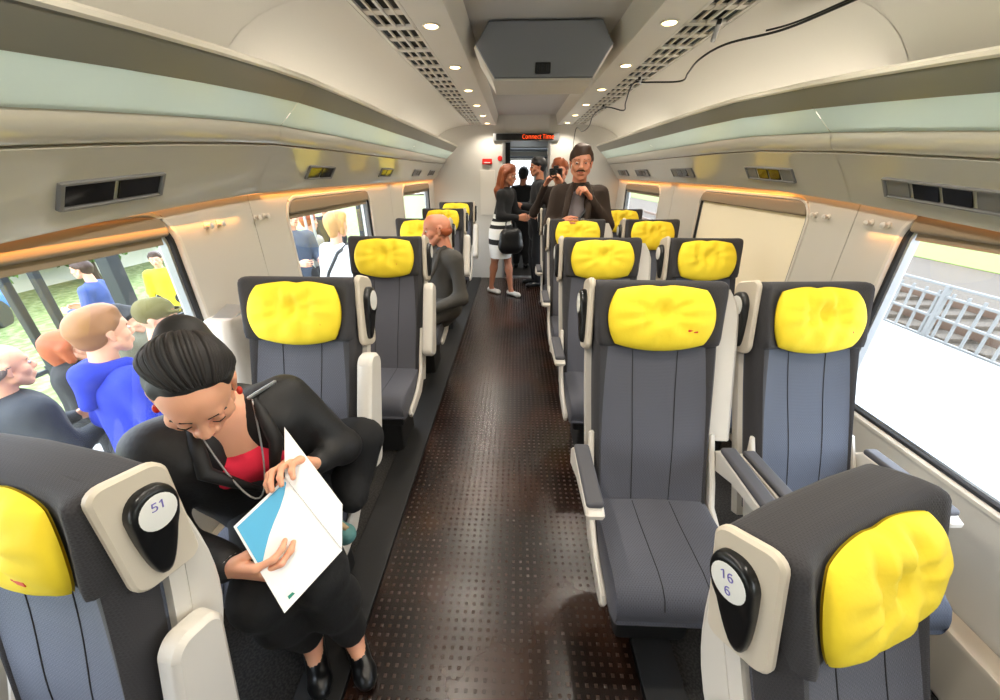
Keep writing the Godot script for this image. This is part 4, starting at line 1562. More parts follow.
	var P1 := V(-0.672, 0.775, -0.60)
	var P2 := V(-0.615, 0.80, -0.735)
	var P4 := V(-0.455, 0.625, -0.655)
	var P5 := V(-0.535, 0.602, -0.505)
	var P3 := V(-0.478, 0.70, -0.742)
	var F1 := V(-0.645, 0.90, -0.828)
	var pap := mat("paper_white", Color(0.93, 0.93, 0.92), 0.55)
	mb = MB.new()
	sheet(mb, [P1, P2, P4, P5], 0.003)
	var pg := part("back_page", mb, pap, br)
	mb = MB.new()
	sheet(mb, [P2 + V(0, 0.004, 0), F1, P3, P4 + V(0, 0.004, 0)], 0.003)
	part("front_page", mb, pap, br)
	var nn := (P2 - P1).cross(P5 - P1).normalized()
	if nn.y < 0: nn = -nn
	var e1 := P1.lerp(P2, 0.03).lerp(P4, 0.02)
	var blue := []
	for q in [[0.03, 0.03], [0.03, 0.5], [0.10, 0.47], [0.2, 0.41], [0.35, 0.33], [0.5, 0.27], [0.7, 0.20], [0.85, 0.13], [0.97, 0.05], [0.97, 0.03]]: blue.append(P1.lerp(P2, q[0]) + (P5 - P1) * q[1] + nn * 0.0032)
	mb = MB.new()
	mb.cap(blue, false)
	part("blue_print", mb, mat("print_blue", Color(0.30, 0.66, 0.82), 0.5), pg)
	mb = MB.new()
	var lg := P5.lerp(P1, 0.07).lerp(P4, 0.12) + nn * 0.0032
	mb.cap([lg, lg + (P1 - P5) * 0.035, lg + (P1 - P5) * 0.03 + (P4 - P5) * 0.07, lg + (P4 - P5) * 0.09], false)
	part("green_mark", mb, mat("print_green", Color(0.1, 0.5, 0.42), 0.5), pg)

func sheet(mb: MB, c: Array, t: float):
	var n: Vector3 = (c[1] - c[0]).cross(c[3] - c[0]).normalized() * t / 2
	var a := []
	var b := []
	for q in c:
		a.append(q + n); b.append(q - n)
	mb.loft([a, b])

func person_bald():
	var o := thing("person", "bald man in a grey suit sitting left of the aisle, turned towards the window", "person")
	var f := V(-0.62, 0, 0.78).normalized()
	var J := {"fwd": f}
	J.head = Transform3D(facing(V(-0.93, -0.08, 0.30)), V(-0.585, 1.165, -2.86))
	J.hip = V(-0.62, 0.58, -2.93)
	var c := V(-0.58, 0.965, -2.88)
	var l := V(0.78, 0, 0.62)
	J.shL = c + l * 0.18; J.shR = c - l * 0.18
	J.elL = V(-0.41, 0.68, -2.74); J.wrL = V(-0.62, 0.62, -2.62)
	J.elR = V(-0.82, 0.68, -2.88); J.wrR = V(-0.74, 0.62, -2.66)
	J.hL = frame_of(V(-0.7, -0.2, 0.7), V(0, -1, 0.2)); J.hR = frame_of(V(0.3, -0.2, 0.9), V(0, -1, 0.2))
	J.hipL = V(-0.54, 0.56, -2.88); J.hipR = V(-0.70, 0.56, -2.93)
	J.knL = V(-0.74, 0.53, -2.50); J.knR = V(-0.90, 0.53, -2.52)
	J.anL = V(-0.78, 0.10, -2.54); J.anR = V(-0.94, 0.10, -2.56)
	J.toeL = V(-0.80, 0.035, -2.40); J.toeR = V(-0.97, 0.035, -2.43)
	figure(o, J, {"skin": M.skin_ruddy, "hair": M.hair_ginger, "hair_bones": hair_style("balding"), "top": cloth("suit_grey", Color(0.27, 0.26, 0.24)), "legs_mat": M.suit_grey, "shoes": M.plastic_black, "head_cell": 0.006, "hem": 0.06, "cell": 0.02, "brow": M.hair_ginger})
	var mb := MB.new()
	mb.tube([c + V(0, 0.06, 0) + f * 0.05 - l * 0.05, c + V(0, 0.075, 0) - f * 0.03, c + V(0, 0.06, 0) + f * 0.05 + l * 0.05], 0.018, 8)
	part("shirt_collar", mb, cloth("shirt_blue_grey", Color(0.30, 0.35, 0.45)), o)
	mb = MB.new()
	mb.tube([c + V(0, 0.045, 0) + f * 0.085 - l * 0.05, c + V(0, 0.075, 0) + f * 0.02 - l * 0.078, c + V(0, 0.09, 0) - f * 0.065 - l * 0.03, c + V(0, 0.09, 0) - f * 0.065 + l * 0.03, c + V(0, 0.075, 0) + f * 0.02 + l * 0.078, c + V(0, 0.045, 0) + f * 0.085 + l * 0.05], [0.012, 0.02, 0.022, 0.022, 0.02, 0.012], 8)
	part("jacket_collar", mb, M.suit_grey, o, 180.0)
	for s in [-1.0, 1.0]:
		mb = MB.new()
		mb.tube([c + l * s * 0.07 + f * 0.06 + V(0, 0.06, 0), c + l * s * 0.09 + f * 0.135 + V(0, -0.05, 0), c + l * s * 0.015 + f * 0.16 + V(0, -0.2, 0)], [0.012, 0.022, 0.005], 6)
		part("lapel", mb, M.suit_grey, o, 180.0)

func people_at_end():
	# man with moustache
	var g := 0.0
	var o := thing("person", "man with dark moustache and brown jacket standing among the right-hand seats", "person")
	var J := standing(V(0.545, 1.62, -3.52), 0.0, -0.12, [[V(0.10, -0.26, 0.04), V(-0.08, -0.02, 0.16)], [V(0.07, -0.27, 0.02), V(-0.05, -0.22, 0.24)]])
	J.shL = J.shL + V(0.02, 0.0, 0)
	figure(o, J, {"skin": M.skin_ruddy, "hair": M.hair_brown, "hair_bones": hair_style("short"), "top": cloth("jacket_brown", Color(0.20, 0.15, 0.115)), "legs_mat": cloth("trousers_dark", Color(0.08, 0.08, 0.09)), "shoes": M.plastic_black, "head_cell": 0.006, "fat": 1.22, "cell": 0.022, "head_size": 1.15, "curlL": [0.9, 1.0, 0.6], "brow": M.hair_brown, "face": false})
	var T: Transform3D = J.head
	T = Transform3D(T.basis * 1.15, T.origin)
	face(o, T, {"brow": M.hair_brown})
	var mb := MB.new()
	mb.tube([T * V(-0.03, -0.050, 0.086), T * V(-0.014, -0.043, 0.099), T * V(0, -0.042, 0.103), T * V(0.014, -0.043, 0.099), T * V(0.03, -0.050, 0.086)], [0.004, 0.009, 0.008, 0.009, 0.004], 7)
	part("moustache", mb, M.hair_brown, o, 180.0)
	var f: Vector3 = J.fwd
	var c: Vector3 = (J.shL + J.shR) / 2
	mb = MB.new()
	net(mb, [bone(c + f * 0.09 + V(-0.01, -0.03, 0), c + f * 0.135 + V(-0.04, -0.45, 0), 0.065, 0.10, f, 1.15)], 0.015, 0.03)
	part("grey_shirt", smooth(mb), cloth("shirt_grey", Color(0.48, 0.45, 0.46)), o)
	for s in [-1.0, 1.0]:
		mb = MB.new()
		mb.tube([c + V(s * 0.06, 0.08, 0) + f * 0.0, c + V(s * 0.085, 0.02, 0) + f * 0.12, c + V(s * 0.095 - 0.02, -0.16, 0) + f * 0.19, c + V(s * 0.10 - 0.03, -0.42, 0) + f * 0.185], [0.02, 0.03, 0.026, 0.02], 8)
		part("lapel", mb, M.jacket_brown, o, 180.0)
	mb = MB.new()
	mb.rbox(c + f * 0.20 + V(0.04, -0.21, 0), V(0.10, 0.045, 0.006), 0.002)
	part("paper_badge", mb, cloth("badge_white", Color(0.9, 0.88, 0.85)), o)
	mb = MB.new()
	mb.tube([c + V(0.15, 0.05, 0.02), c + f * 0.16 + V(0.09, -0.08, 0), c + f * 0.21 + V(-0.03, -0.25, 0), c + f * 0.17 + V(-0.17, -0.40, 0)], 0.014, 6)
	part("bag_strap", mb, M.rubber, o, 180.0)
	# man taking a picture
	o = thing("person", "man in brown holding a dark camera up to his face behind the moustached man", "person")
	J = standing(V(0.49, 1.56, -4.66), 0.0, -0.35, [[V(0.10, -0.20, 0.14), V(-0.08, 0.12, 0.25)], [V(0.10, -0.22, 0.12), V(-0.07, 0.10, 0.25)]])
	figure(o, J, {"skin": M.skin_ruddy, "hair": M.hair_auburn, "hair_bones": hair_style("short"), "top": cloth("jacket_umber", Color(0.16, 0.11, 0.08)), "legs_mat": M.trousers_dark, "shoes": M.plastic_black, "head_cell": 0.009, "hand_cell": 0.008, "cell": 0.028, "head_size": 1.1})
	var cm := thing("camera", "dark photo camera held up by the man in brown", "camera", J.head * V(0, -0.01, 0.165), -0.35)
	mb = MB.new()
	mb.rbox(V(0, 0, 0), V(0.14, 0.095, 0.055), 0.012)
	mb.rbox(V(0, 0.055, -0.005), V(0.055, 0.04, 0.05), 0.012)
	part("body", mb, M.plastic_black, cm)
	mb = MB.new()
	mb.lathe([Vector2(0.036, 0.0), Vector2(0.036, 0.05), Vector2(0.04, 0.055), Vector2(0.04, 0.09), Vector2(0.034, 0.092), Vector2(0.03, 0.08)], V(0, -0.005, 0.026), V(0, 0, 1), 16)
	part("lens", mb, M.plastic_black, cm)
	# woman with long hair
	o = thing("person", "woman with long auburn hair in a white and black striped skirt standing in the aisle", "person")
	J = standing(V(-0.10, 1.52, -5.18), 0.0, 1.15, [[V(0.03, -0.26, 0.06), V(-0.02, -0.27, 0.30)], [V(0.05, -0.27, 0.02), V(-0.02, -0.28, 0.26)]], V(0, -0.15, 0))
	J.hip = V(-0.20, 0.93, -5.12)
	J.hipL = V(-0.14, 0.92, -5.20); J.hipR = V(-0.24, 0.92, -5.06)
	J.knL = V(-0.10, 0.50, -5.13); J.knR = V(-0.27, 0.50, -5.12)
	J.anL = V(-0.05, 0.09, -5.02); J.anR = V(-0.33, 0.09, -5.16)
	J.toeL = V(0.05, 0.032, -4.94); J.toeR = V(-0.23, 0.032, -5.08)
	figure(o, J, {"skin": M.skin_tan, "hair": M.hair_auburn, "hair_bones": hair_style("long"), "top": cloth("top_black", Color(0.03, 0.03, 0.035)), "top_name": "black_top", "sleeve": 1.0, "shoes": M.disc_white, "low_shoes": true, "head_cell": 0.008, "cell": 0.02, "fat": 0.85})
	var y := 0.52
	var bands := [[0.52, 0.60, 0], [0.60, 0.70, 0], [0.70, 0.77, 1], [0.77, 0.90, 0], [0.90, 0.945, 1], [0.945, 0.985, 0], [0.985, 1.02, 1], [1.02, 1.07, 0]]
	for b in bands:
		mb = MB.new()
		var rings := []
		for k in 4:
			var yy := lerpf(b[0], b[1], k / 3.0)
			var r := PackedVector3Array()
			var t := (yy - 0.52) / 0.55
			var ra := 0.165 + 0.035 * sin(PI * clampf(t * 0.9 + 0.1, 0, 1)) - 0.045 * smoothstep(0.6, 1.0, t)
			var ctr := V(-0.195 + 0.01 * t, yy, -5.11)
			for i in 24: r.append(ctr + V(cos(TAU * i / 24) * ra * 0.82, 0, sin(TAU * i / 24) * ra))
			rings.append(r)
		mb.loft(rings)
		part("skirt_band", mb, cloth("skirt_black", Color(0.03, 0.03, 0.03)) if b[2] else cloth("skirt_white", Color(0.88, 0.87, 0.84)), o)
	# her bag
	var bg := thing("handbag", "black rounded handbag hanging at the hip of the woman in the striped skirt", "handbag", V(-0.055, 0.80, -4.93), 0.3)
	mb = MB.new()
	net(mb, [bone(V(-0.05, 0.02, 0), V(0.05, 0.02, 0), 0.10, 0.10, V(0, 0, 1), 1.7), bone(V(-0.06, -0.1, 0), V(0.06, -0.1, 0), 0.11, 0.11, V(0, 0, 1), 1.6)], 0.016, 0.05)
	part("pouch", smooth(mb), cloth("leather_black", Color(0.03, 0.03, 0.033), 0.4), bg)
	mb = MB.new()
	mb.tube([V(-0.07, 0.08, 0.0), V(-0.06, 0.18, -0.02), V(0.0, 0.24, -0.06), V(0.06, 0.18, -0.02), V(0.07, 0.08, 0.0)], 0.008, 6)
	part("handle", mb, M.leather_black, bg, 180.0)
	# men in dark suits by the doorway
	o = thing("person", "man in a dark suit standing by the doorway facing the long-haired woman", "person")
	J = standing(V(0.285, 1.62, -5.55), 0.0, -1.35, BENT)
	figure(o, J, {"skin": M.skin_tan, "hair": M.hair_black, "hair_bones": hair_style("short"), "top": cloth("suit_dark", Color(0.07, 0.075, 0.085)), "legs_mat": M.suit_dark, "shoes": M.plastic_black, "head_cell": 0.01, "hand_cell": 0.008, "cell": 0.028, "hem": 0.15})
	o = thing("person", "dark silhouetted person standing beyond the doorway in the vestibule", "person")
	J = standing(V(0.12, 1.52, -6.75), 0.0, 3.0, DOWN)
	figure(o, J, {"skin": M.skin_tan, "hair": M.hair_black, "hair_bones": hair_style("short"), "top": M.suit_dark, "legs_mat": M.trousers_dark, "shoes": M.plastic_black, "head_cell": 0.012, "hand_cell": 0.009, "cell": 0.034, "face": false})

func people_outside():
	var S: Material = M.skin_fair
	# label, head, height, facing, arms, hair material, style, top, extra
	var list := [
		["blond boy in a royal blue hooded top on the platform, seen from behind", V(-1.93, 0.87, -1.53), 1.635, 2.85, DOWN, M.hair_sandy, "short", cloth("hoodie_blue", Color(0.07, 0.16, 0.62)), "hood"],
		["red-haired person in black standing on the platform left of the boy in blue", V(-2.95, 0.50, -2.11), 1.265, 2.4, DOWN, M.hair_ginger, "bob", cloth("coat_black", Color(0.05, 0.05, 0.06)), ""],
		["older man in a dark grey jacket at the left edge of the near window", V(-2.40, 0.72, -1.43), 1.485, 2.9, BENT, M.hair_grey, "balding", cloth("jacket_slate", Color(0.17, 0.18, 0.20)), ""],
		["person with dark tied hair and khaki coat behind the olive cap", V(-3.20, 0.44, -2.75), 1.205, 2.2, DOWN, M.hair_black, "bun", cloth("coat_khaki", Color(0.42, 0.41, 0.33)), ""],
		["person in an olive cap on the platform by the near window's right edge", V(-2.20, 0.73, -2.07), 1.495, 2.0, DOWN, cloth("cap_olive", Color(0.36, 0.33, 0.14)), "cap", cloth("coat_pale", Color(0.66, 0.66, 0.62)), ""],
		["man in a blue shirt walking along the lawn beyond the platform", V(-5.6, 0.42, -4.55), 1.815, -1.2, BENT, M.hair_brown, "short", cloth("shirt_blue", Color(0.22, 0.30, 0.52)), ""],
		["distant man in a yellow vest standing on the lawn", V(-5.75, 0.30, -5.75), 1.705, 0.6, DOWN, M.hair_brown, "short", cloth("vest_yellow", Color(0.9, 0.78, 0.12)), ""],
		["tall dark-haired man in a blue-grey coat outside the second window", V(-2.68, 1.085, -4.56), 1.85, 1.0, BENT, M.hair_brown, "short", cloth("coat_blue_grey", Color(0.26, 0.31, 0.38)), ""],
		["brown-haired man in pale clothes behind the man in the blue-grey coat", V(-2.80, 0.95, -5.18), 1.715, 2.6, DOWN, M.hair_ginger, "short", cloth("jacket_beige", Color(0.62, 0.60, 0.55)), ""],
		["blond woman in a white jacket outside the second window with a shoulder strap", V(-1.74, 1.09, -3.72), 1.855, 2.7, DOWN, M.hair_blond, "bob", cloth("jacket_white", Color(0.88, 0.88, 0.87)), "strap"],
		["dark-haired person by the post at the right side of the second window", V(-3.3, 1.03, -6.66), 1.795, 0.2, DOWN, M.hair_black, "short", M.coat_black, ""]]
	for a in list:
		var o := thing("person", a[0], "person")
		var head: Vector3 = a[1]
		var ground: float = head.y + 0.115 - a[2]
		var J := standing(head, ground, a[3], a[4])
		figure(o, J, {"skin": S, "hair": a[5], "hair_bones": hair_style(a[6]), "top": a[7], "legs_mat": M.trousers_dark, "shoes": M.plastic_black, "cell": 0.03, "cloth_cell": 0.022, "head_cell": 0.009, "hand_cell": 0.009, "hem": 0.08, "brow": a[5], "fat": 1.05})
		var f: Vector3 = J.fwd
		var c: Vector3 = (J.shL + J.shR) / 2
		var mb := MB.new()
		if a[8] == "hood":
			var l: Vector3 = (J.shL - J.shR).normalized()
			net(mb, [bone(c + V(0, 0.07, 0) - l * 0.075 + f * 0.03, c + V(0, 0.055, 0) - f * 0.085 - l * 0.03, 0.035, 0.05), bone(c + V(0, 0.07, 0) + l * 0.075 + f * 0.03, c + V(0, 0.055, 0) - f * 0.085 + l * 0.03, 0.035, 0.05), bone(c + V(0, 0.05, 0) - f * 0.09, c + V(0, -0.08, 0) - f * 0.135, 0.055, 0.035)], 0.012, 0.04, 0.006, 2.0)
			part("hood", smooth(mb), a[7], o)
		elif a[8] == "strap":
			mb.tube([c + V(0.12, 0.09, 0.0), c + V(0.06, 0.02, 0.17), c + V(-0.05, -0.16, 0.185), c + V(-0.16, -0.34, 0.10)], 0.016, 6)
			part("shoulder_strap", mb, M.rubber, o, 180.0)
# ---------------------------------------------------------------- outside
func build_outside():
	var conc := mat("platform_concrete", Color(0.70, 0.69, 0.67), 0.9)
	conc.albedo_texture = noise_tex(0.02, 31, 256, [Color(0.86, 0.86, 0.86), Color(1, 1, 1)])
	tri(conc, 0.5, true)
	var grass := mat("grass", Color(0.58, 0.62, 0.42), 0.95)
	grass.albedo_texture = noise_tex(0.05, 33, 256, [Color(0.7, 0.75, 0.6), Color(1, 1, 1)])
	tri(grass, 0.35, true)
	var ball := mat("ballast", Color(0.40, 0.35, 0.29), 0.95)
	ball.albedo_texture = noise_tex(0.15, 35, 256, [Color(0.6, 0.6, 0.6), Color(1, 1, 1)])
	tri(ball, 0.8, true)
	mat("rail_steel", Color(0.45, 0.36, 0.30), 0.5, 0.5)
	mat("fence_white", Color(0.50, 0.50, 0.49), 0.6)
	mat("post_dark", Color(0.14, 0.16, 0.17), 0.5)
	var gr := structure("ground")
	var mb := MB.new()
	mb.box(V(-2.75, -0.80, -4), V(2.4, 0.3, 26))
	part("left_platform", mb, conc, gr)
	mb = MB.new()
	strip_xz(mb, [Vector2(-3.9, -0.68), Vector2(-4.6, -1.0), Vector2(-5.6, -1.28), Vector2(-9.0, -1.42), Vector2(-16, -1.5), Vector2(-60, -1.6)], -60, 30)
	part("lawn", mb, grass, gr)
	mb = MB.new()
	mb.box(V(3.75, -0.70, -6), V(3.9, 0.4, 40))
	part("right_platform", mb, conc, gr)
	mb = MB.new()
	strip_xz(mb, [Vector2(5.6, -1.0), Vector2(12.5, -1.0), Vector2(13.0, -0.9)], -60, 30)
	part("track_bed", mb, ball, gr)
	mb = MB.new()
	strip_xz(mb, [Vector2(13.0, -0.88), Vector2(30, -0.7), Vector2(80, -0.3)], -80, 40)
	part("far_grass", mb, mat("meadow", Color(0.40, 0.47, 0.20), 0.95), gr)
	mb = MB.new()
	strip_xz(mb, [Vector2(1.85, -1.3), Vector2(-1.6, -1.3)], -30, 20)
	part("track_pit", mb, ball, gr)
	# the far track
	var tr := thing("railway_track", "far railway track of two brown rails on concrete sleepers outside the right windows", "track", V(8.3, -1.03, 0))
	for x in [-0.72, 0.72]:
		mb = MB.new()
		mb.rbox(V(x, 0.17, -8), V(0.07, 0.15, 40), 0.02)
		part("rail", mb, M.rail_steel, tr)
	mb = MB.new()
	mb.rbox(Vector3.ZERO, V(2.4, 0.12, 0.24), 0.02)
	var sl := mb.mesh()
	for k in 34: part("sleeper", sl, M.ballast, tr).position = V(0, 0.05, -18 + 0.6 * k)
	# white railing along the platform's far edge
	var fe := thing("platform_railing", "long white mesh railing along the far edge of the right-hand platform", "railing", V(5.75, -0.9, 0))
	for k in 13:
		mb = MB.new()
		mb.rbox(V(0, 0.55, -14 + 1.5 * k), V(0.06, 1.1, 0.06), 0.01)
		part("post", mb, M.fence_white, fe)
	for y in [0.12, 0.40, 0.68, 0.96, 1.1]:
		mb = MB.new()
		mb.rbox(V(0, y, -5), V(0.035, 0.035, 18), 0.008)
		part("bar", mb, M.fence_white, fe)
	for k in 100:
		mb = MB.new()
		mb.box(V(0, 0.55, -13.9 + 0.18 * k), V(0.02, 0.95, 0.03))
		part("upright", shape("upr%d" % k, func(): return mb), M.fence_white, fe)
	# lamp posts and signs on the left
	for a in [[V(-3.75, -0.66, -2.52), 2.6, "left post of the pair of dark posts outside the near window"], [V(-3.62, -0.66, -2.62), 2.6, "right post of the pair of dark posts outside the near window"], [V(-4.9, -1.1, -4.3), 3.2, "bluish grey post behind the man in the blue shirt"], [V(-2.0, -0.65, -4.95), 3.0, "dark post at the right side of the second window"]]:
		mb = MB.new()
		var w := 0.055 if a[1] < 3.1 else 0.16
		mb.rbox(V(0, a[1] / 2, 0), V(w, a[1], w), 0.012)
		single("post", mb, M.post_dark, a[2], "post", a[0])
	var sg := thing("platform_sign", "small black platform sign with a white mark on a grey post, outside the second window", "sign", V(-2.72, 0.0, -5.0))
	mb = MB.new()
	mb.rbox(V(0, 1.30, 0), V(0.30, 0.22, 0.06), 0.01)
	part("sign_board", mb, M.plastic_black, sg)
	for x in [-0.05, 0.05]:
		mb = MB.new()
		mb.rbox(V(x, 0.28, -0.03), V(0.03, 1.9, 0.03), 0.006)
		part("pole", mb, M.alu, sg)
	word("U", 0.16, M.disc_white, sg, Transform3D(Basis(), V(0.04, 1.30, 0.034)), "white_mark", 0.004)
	var fl := thing("metal_fence", "low dark metal fence on the lawn side of the left platform", "fence", V(-4.3, -0.95, 0))
	for k in 18:
		mb = MB.new()
		mb.rbox(V(0, 0.45, -6 + 0.35 * k), V(0.03, 0.9, 0.03), 0.006)
		part("upright", mb, M.post_dark, fl)
	for y in [0.2, 0.85]:
		mb = MB.new()
		mb.rbox(V(0, y, -3), V(0.03, 0.04, 6.1), 0.006)
		part("rail", mb, M.post_dark, fl)
	var car := thing("car", "small blue car parked beyond the lawn, left edge of the near window", "car", V(-11.2, -1.50, -5.6), 0.5)
	mb = MB.new()
	mb.rbox(V(0, 0.55, 0), V(1.7, 0.55, 3.9), 0.2, 3)
	part("body", mb, mat("car_blue", Color(0.25, 0.45, 0.72), 0.25), car)
	mb = MB.new()
	mb.rbox(V(0, 1.02, -0.2), V(1.45, 0.55, 2.0), 0.22, 3)
	part("cabin_glass", mb, M.plastic_black, car)
	mb = MB.new()
	mb.rbox(V(0, 1.27, -0.2), V(1.3, 0.08, 1.6), 0.04, 2)
	part("roof", mb, M.car_blue, car)
	for x in [-0.8, 0.8]:
		for z in [-1.2, 1.2]:
			mb = MB.new()
			mb.lathe([Vector2(0.18, -0.1), Vector2(0.30, -0.1), Vector2(0.32, -0.06), Vector2(0.32, 0.06), Vector2(0.30, 0.1), Vector2(0.18, 0.1)], V(x, 0.32, z), V(1, 0, 0), 16)
			part("wheel", mb, M.rubber, car)
	# pale wall and bushes at the back of the lawn
	var hw := thing("garden_wall", "long pale wall at the back of the lawn", "wall", V(-14, -1.55, -10))
	mb = MB.new()
	mb.rbox(V(0, 1.2, 0), V(0.3, 2.4, 26), 0.04)
	part("wall_slab", mb, mat("wall_pale", Color(0.80, 0.80, 0.74), 0.9), hw)
	mb = MB.new()
	mb.rbox(V(0, 2.45, 0), V(0.42, 0.12, 26.1), 0.03)
	part("coping", mb, M.platform_concrete, hw)
	var leaf := mat("leaf_green", Color(0.36, 0.50, 0.20), 0.7)
	leaf.backlight_enabled = true
	leaf.backlight = Color(0.4, 0.55, 0.15)
	leaf.vertex_color_use_as_albedo = true
	var rng := RandomNumberGenerator.new()
	rng.seed = 5
	var spots := [[V(-12.6, -1.5, -8.2), 1.6, 3.2], [V(-12.9, -1.5, -10.8), 1.3, 2.6], [V(-12.8, -1.5, -13.6), 1.5, 3.0], [V(-16.5, -1.5, -9.5), 2.4, 6.0], [V(-16.8, -1.5, -14.5), 2.6, 6.5]]
	var words := ["rounded green bush before the pale wall, nearest of three", "rounded green bush before the pale wall, middle of three", "rounded green bush before the pale wall, farthest of three", "green tree behind the pale wall, nearer of two", "green tree behind the pale wall, farther of two"]
	for i in spots.size():
		var a = spots[i]
		var b := thing("bush" if i < 3 else "tree", words[i], "bush" if i < 3 else "tree", a[0])
		mb = MB.new()
		mb.tube([V(0, 0, 0), V(0.05, a[2] * 0.4, 0.03), V(0, a[2] * 0.7, 0)], [0.10, 0.07, 0.03], 7)
		part("stem", mb, mat("bark", Color(0.3, 0.24, 0.18), 0.9), b)
		foliage(b, leaf, rng, V(0, a[2] * 0.62, 0), V(a[1], a[2] * 0.42, a[1]), 1500)

func foliage(o: Node3D, leaf: Material, rng: RandomNumberGenerator, c: Vector3, r: Vector3, n: int):
	var lm := MB.new()
	lm.quad(V(-0.5, 0, 0), V(0, 0.08, -0.9), V(0.5, 0, 0), V(0, 0.08, 0.9))
	var mm := MultiMesh.new()
	mm.transform_format = MultiMesh.TRANSFORM_3D
	mm.use_colors = true
	mm.mesh = lm.mesh()
	mm.instance_count = n
	for i in n:
		var d := V(rng.randfn(), rng.randfn(), rng.randfn()).normalized() * pow(rng.randf(), 0.25) * rng.randf_range(0.75, 1.1)
		mm.set_instance_transform(i, Transform3D(Basis.from_euler(V(rng.randf() * TAU, rng.randf() * TAU, rng.randf() * TAU)).scaled(Vector3.ONE * rng.randf_range(0.10, 0.2)), c + d * r))
		var k := rng.randf_range(0.6, 1.0)
		mm.set_instance_color(i, Color(k, k, k * 0.8))
	var mi := MultiMeshInstance3D.new()
	mi.name = "foliage"
	mi.multimesh = mm
	mi.material_override = leaf
	mi.set_meta("kind", "stuff")
	o.add_child(mi)

func strip_xz(mb: MB, prof: Array, z0: float, z1: float):
	var n := 24
	var rings := []
	for k in n + 1:
		var r := PackedVector3Array()
		for q in prof: r.append(V(q.x, q.y, lerpf(z0, z1, float(k) / n)))
		for i in range(prof.size() - 1, -1, -1): r.append(V(prof[i].x, prof[i].y - 0.3, lerpf(z0, z1, float(k) / n)))
		rings.append(r)
	mb.loft(rings)

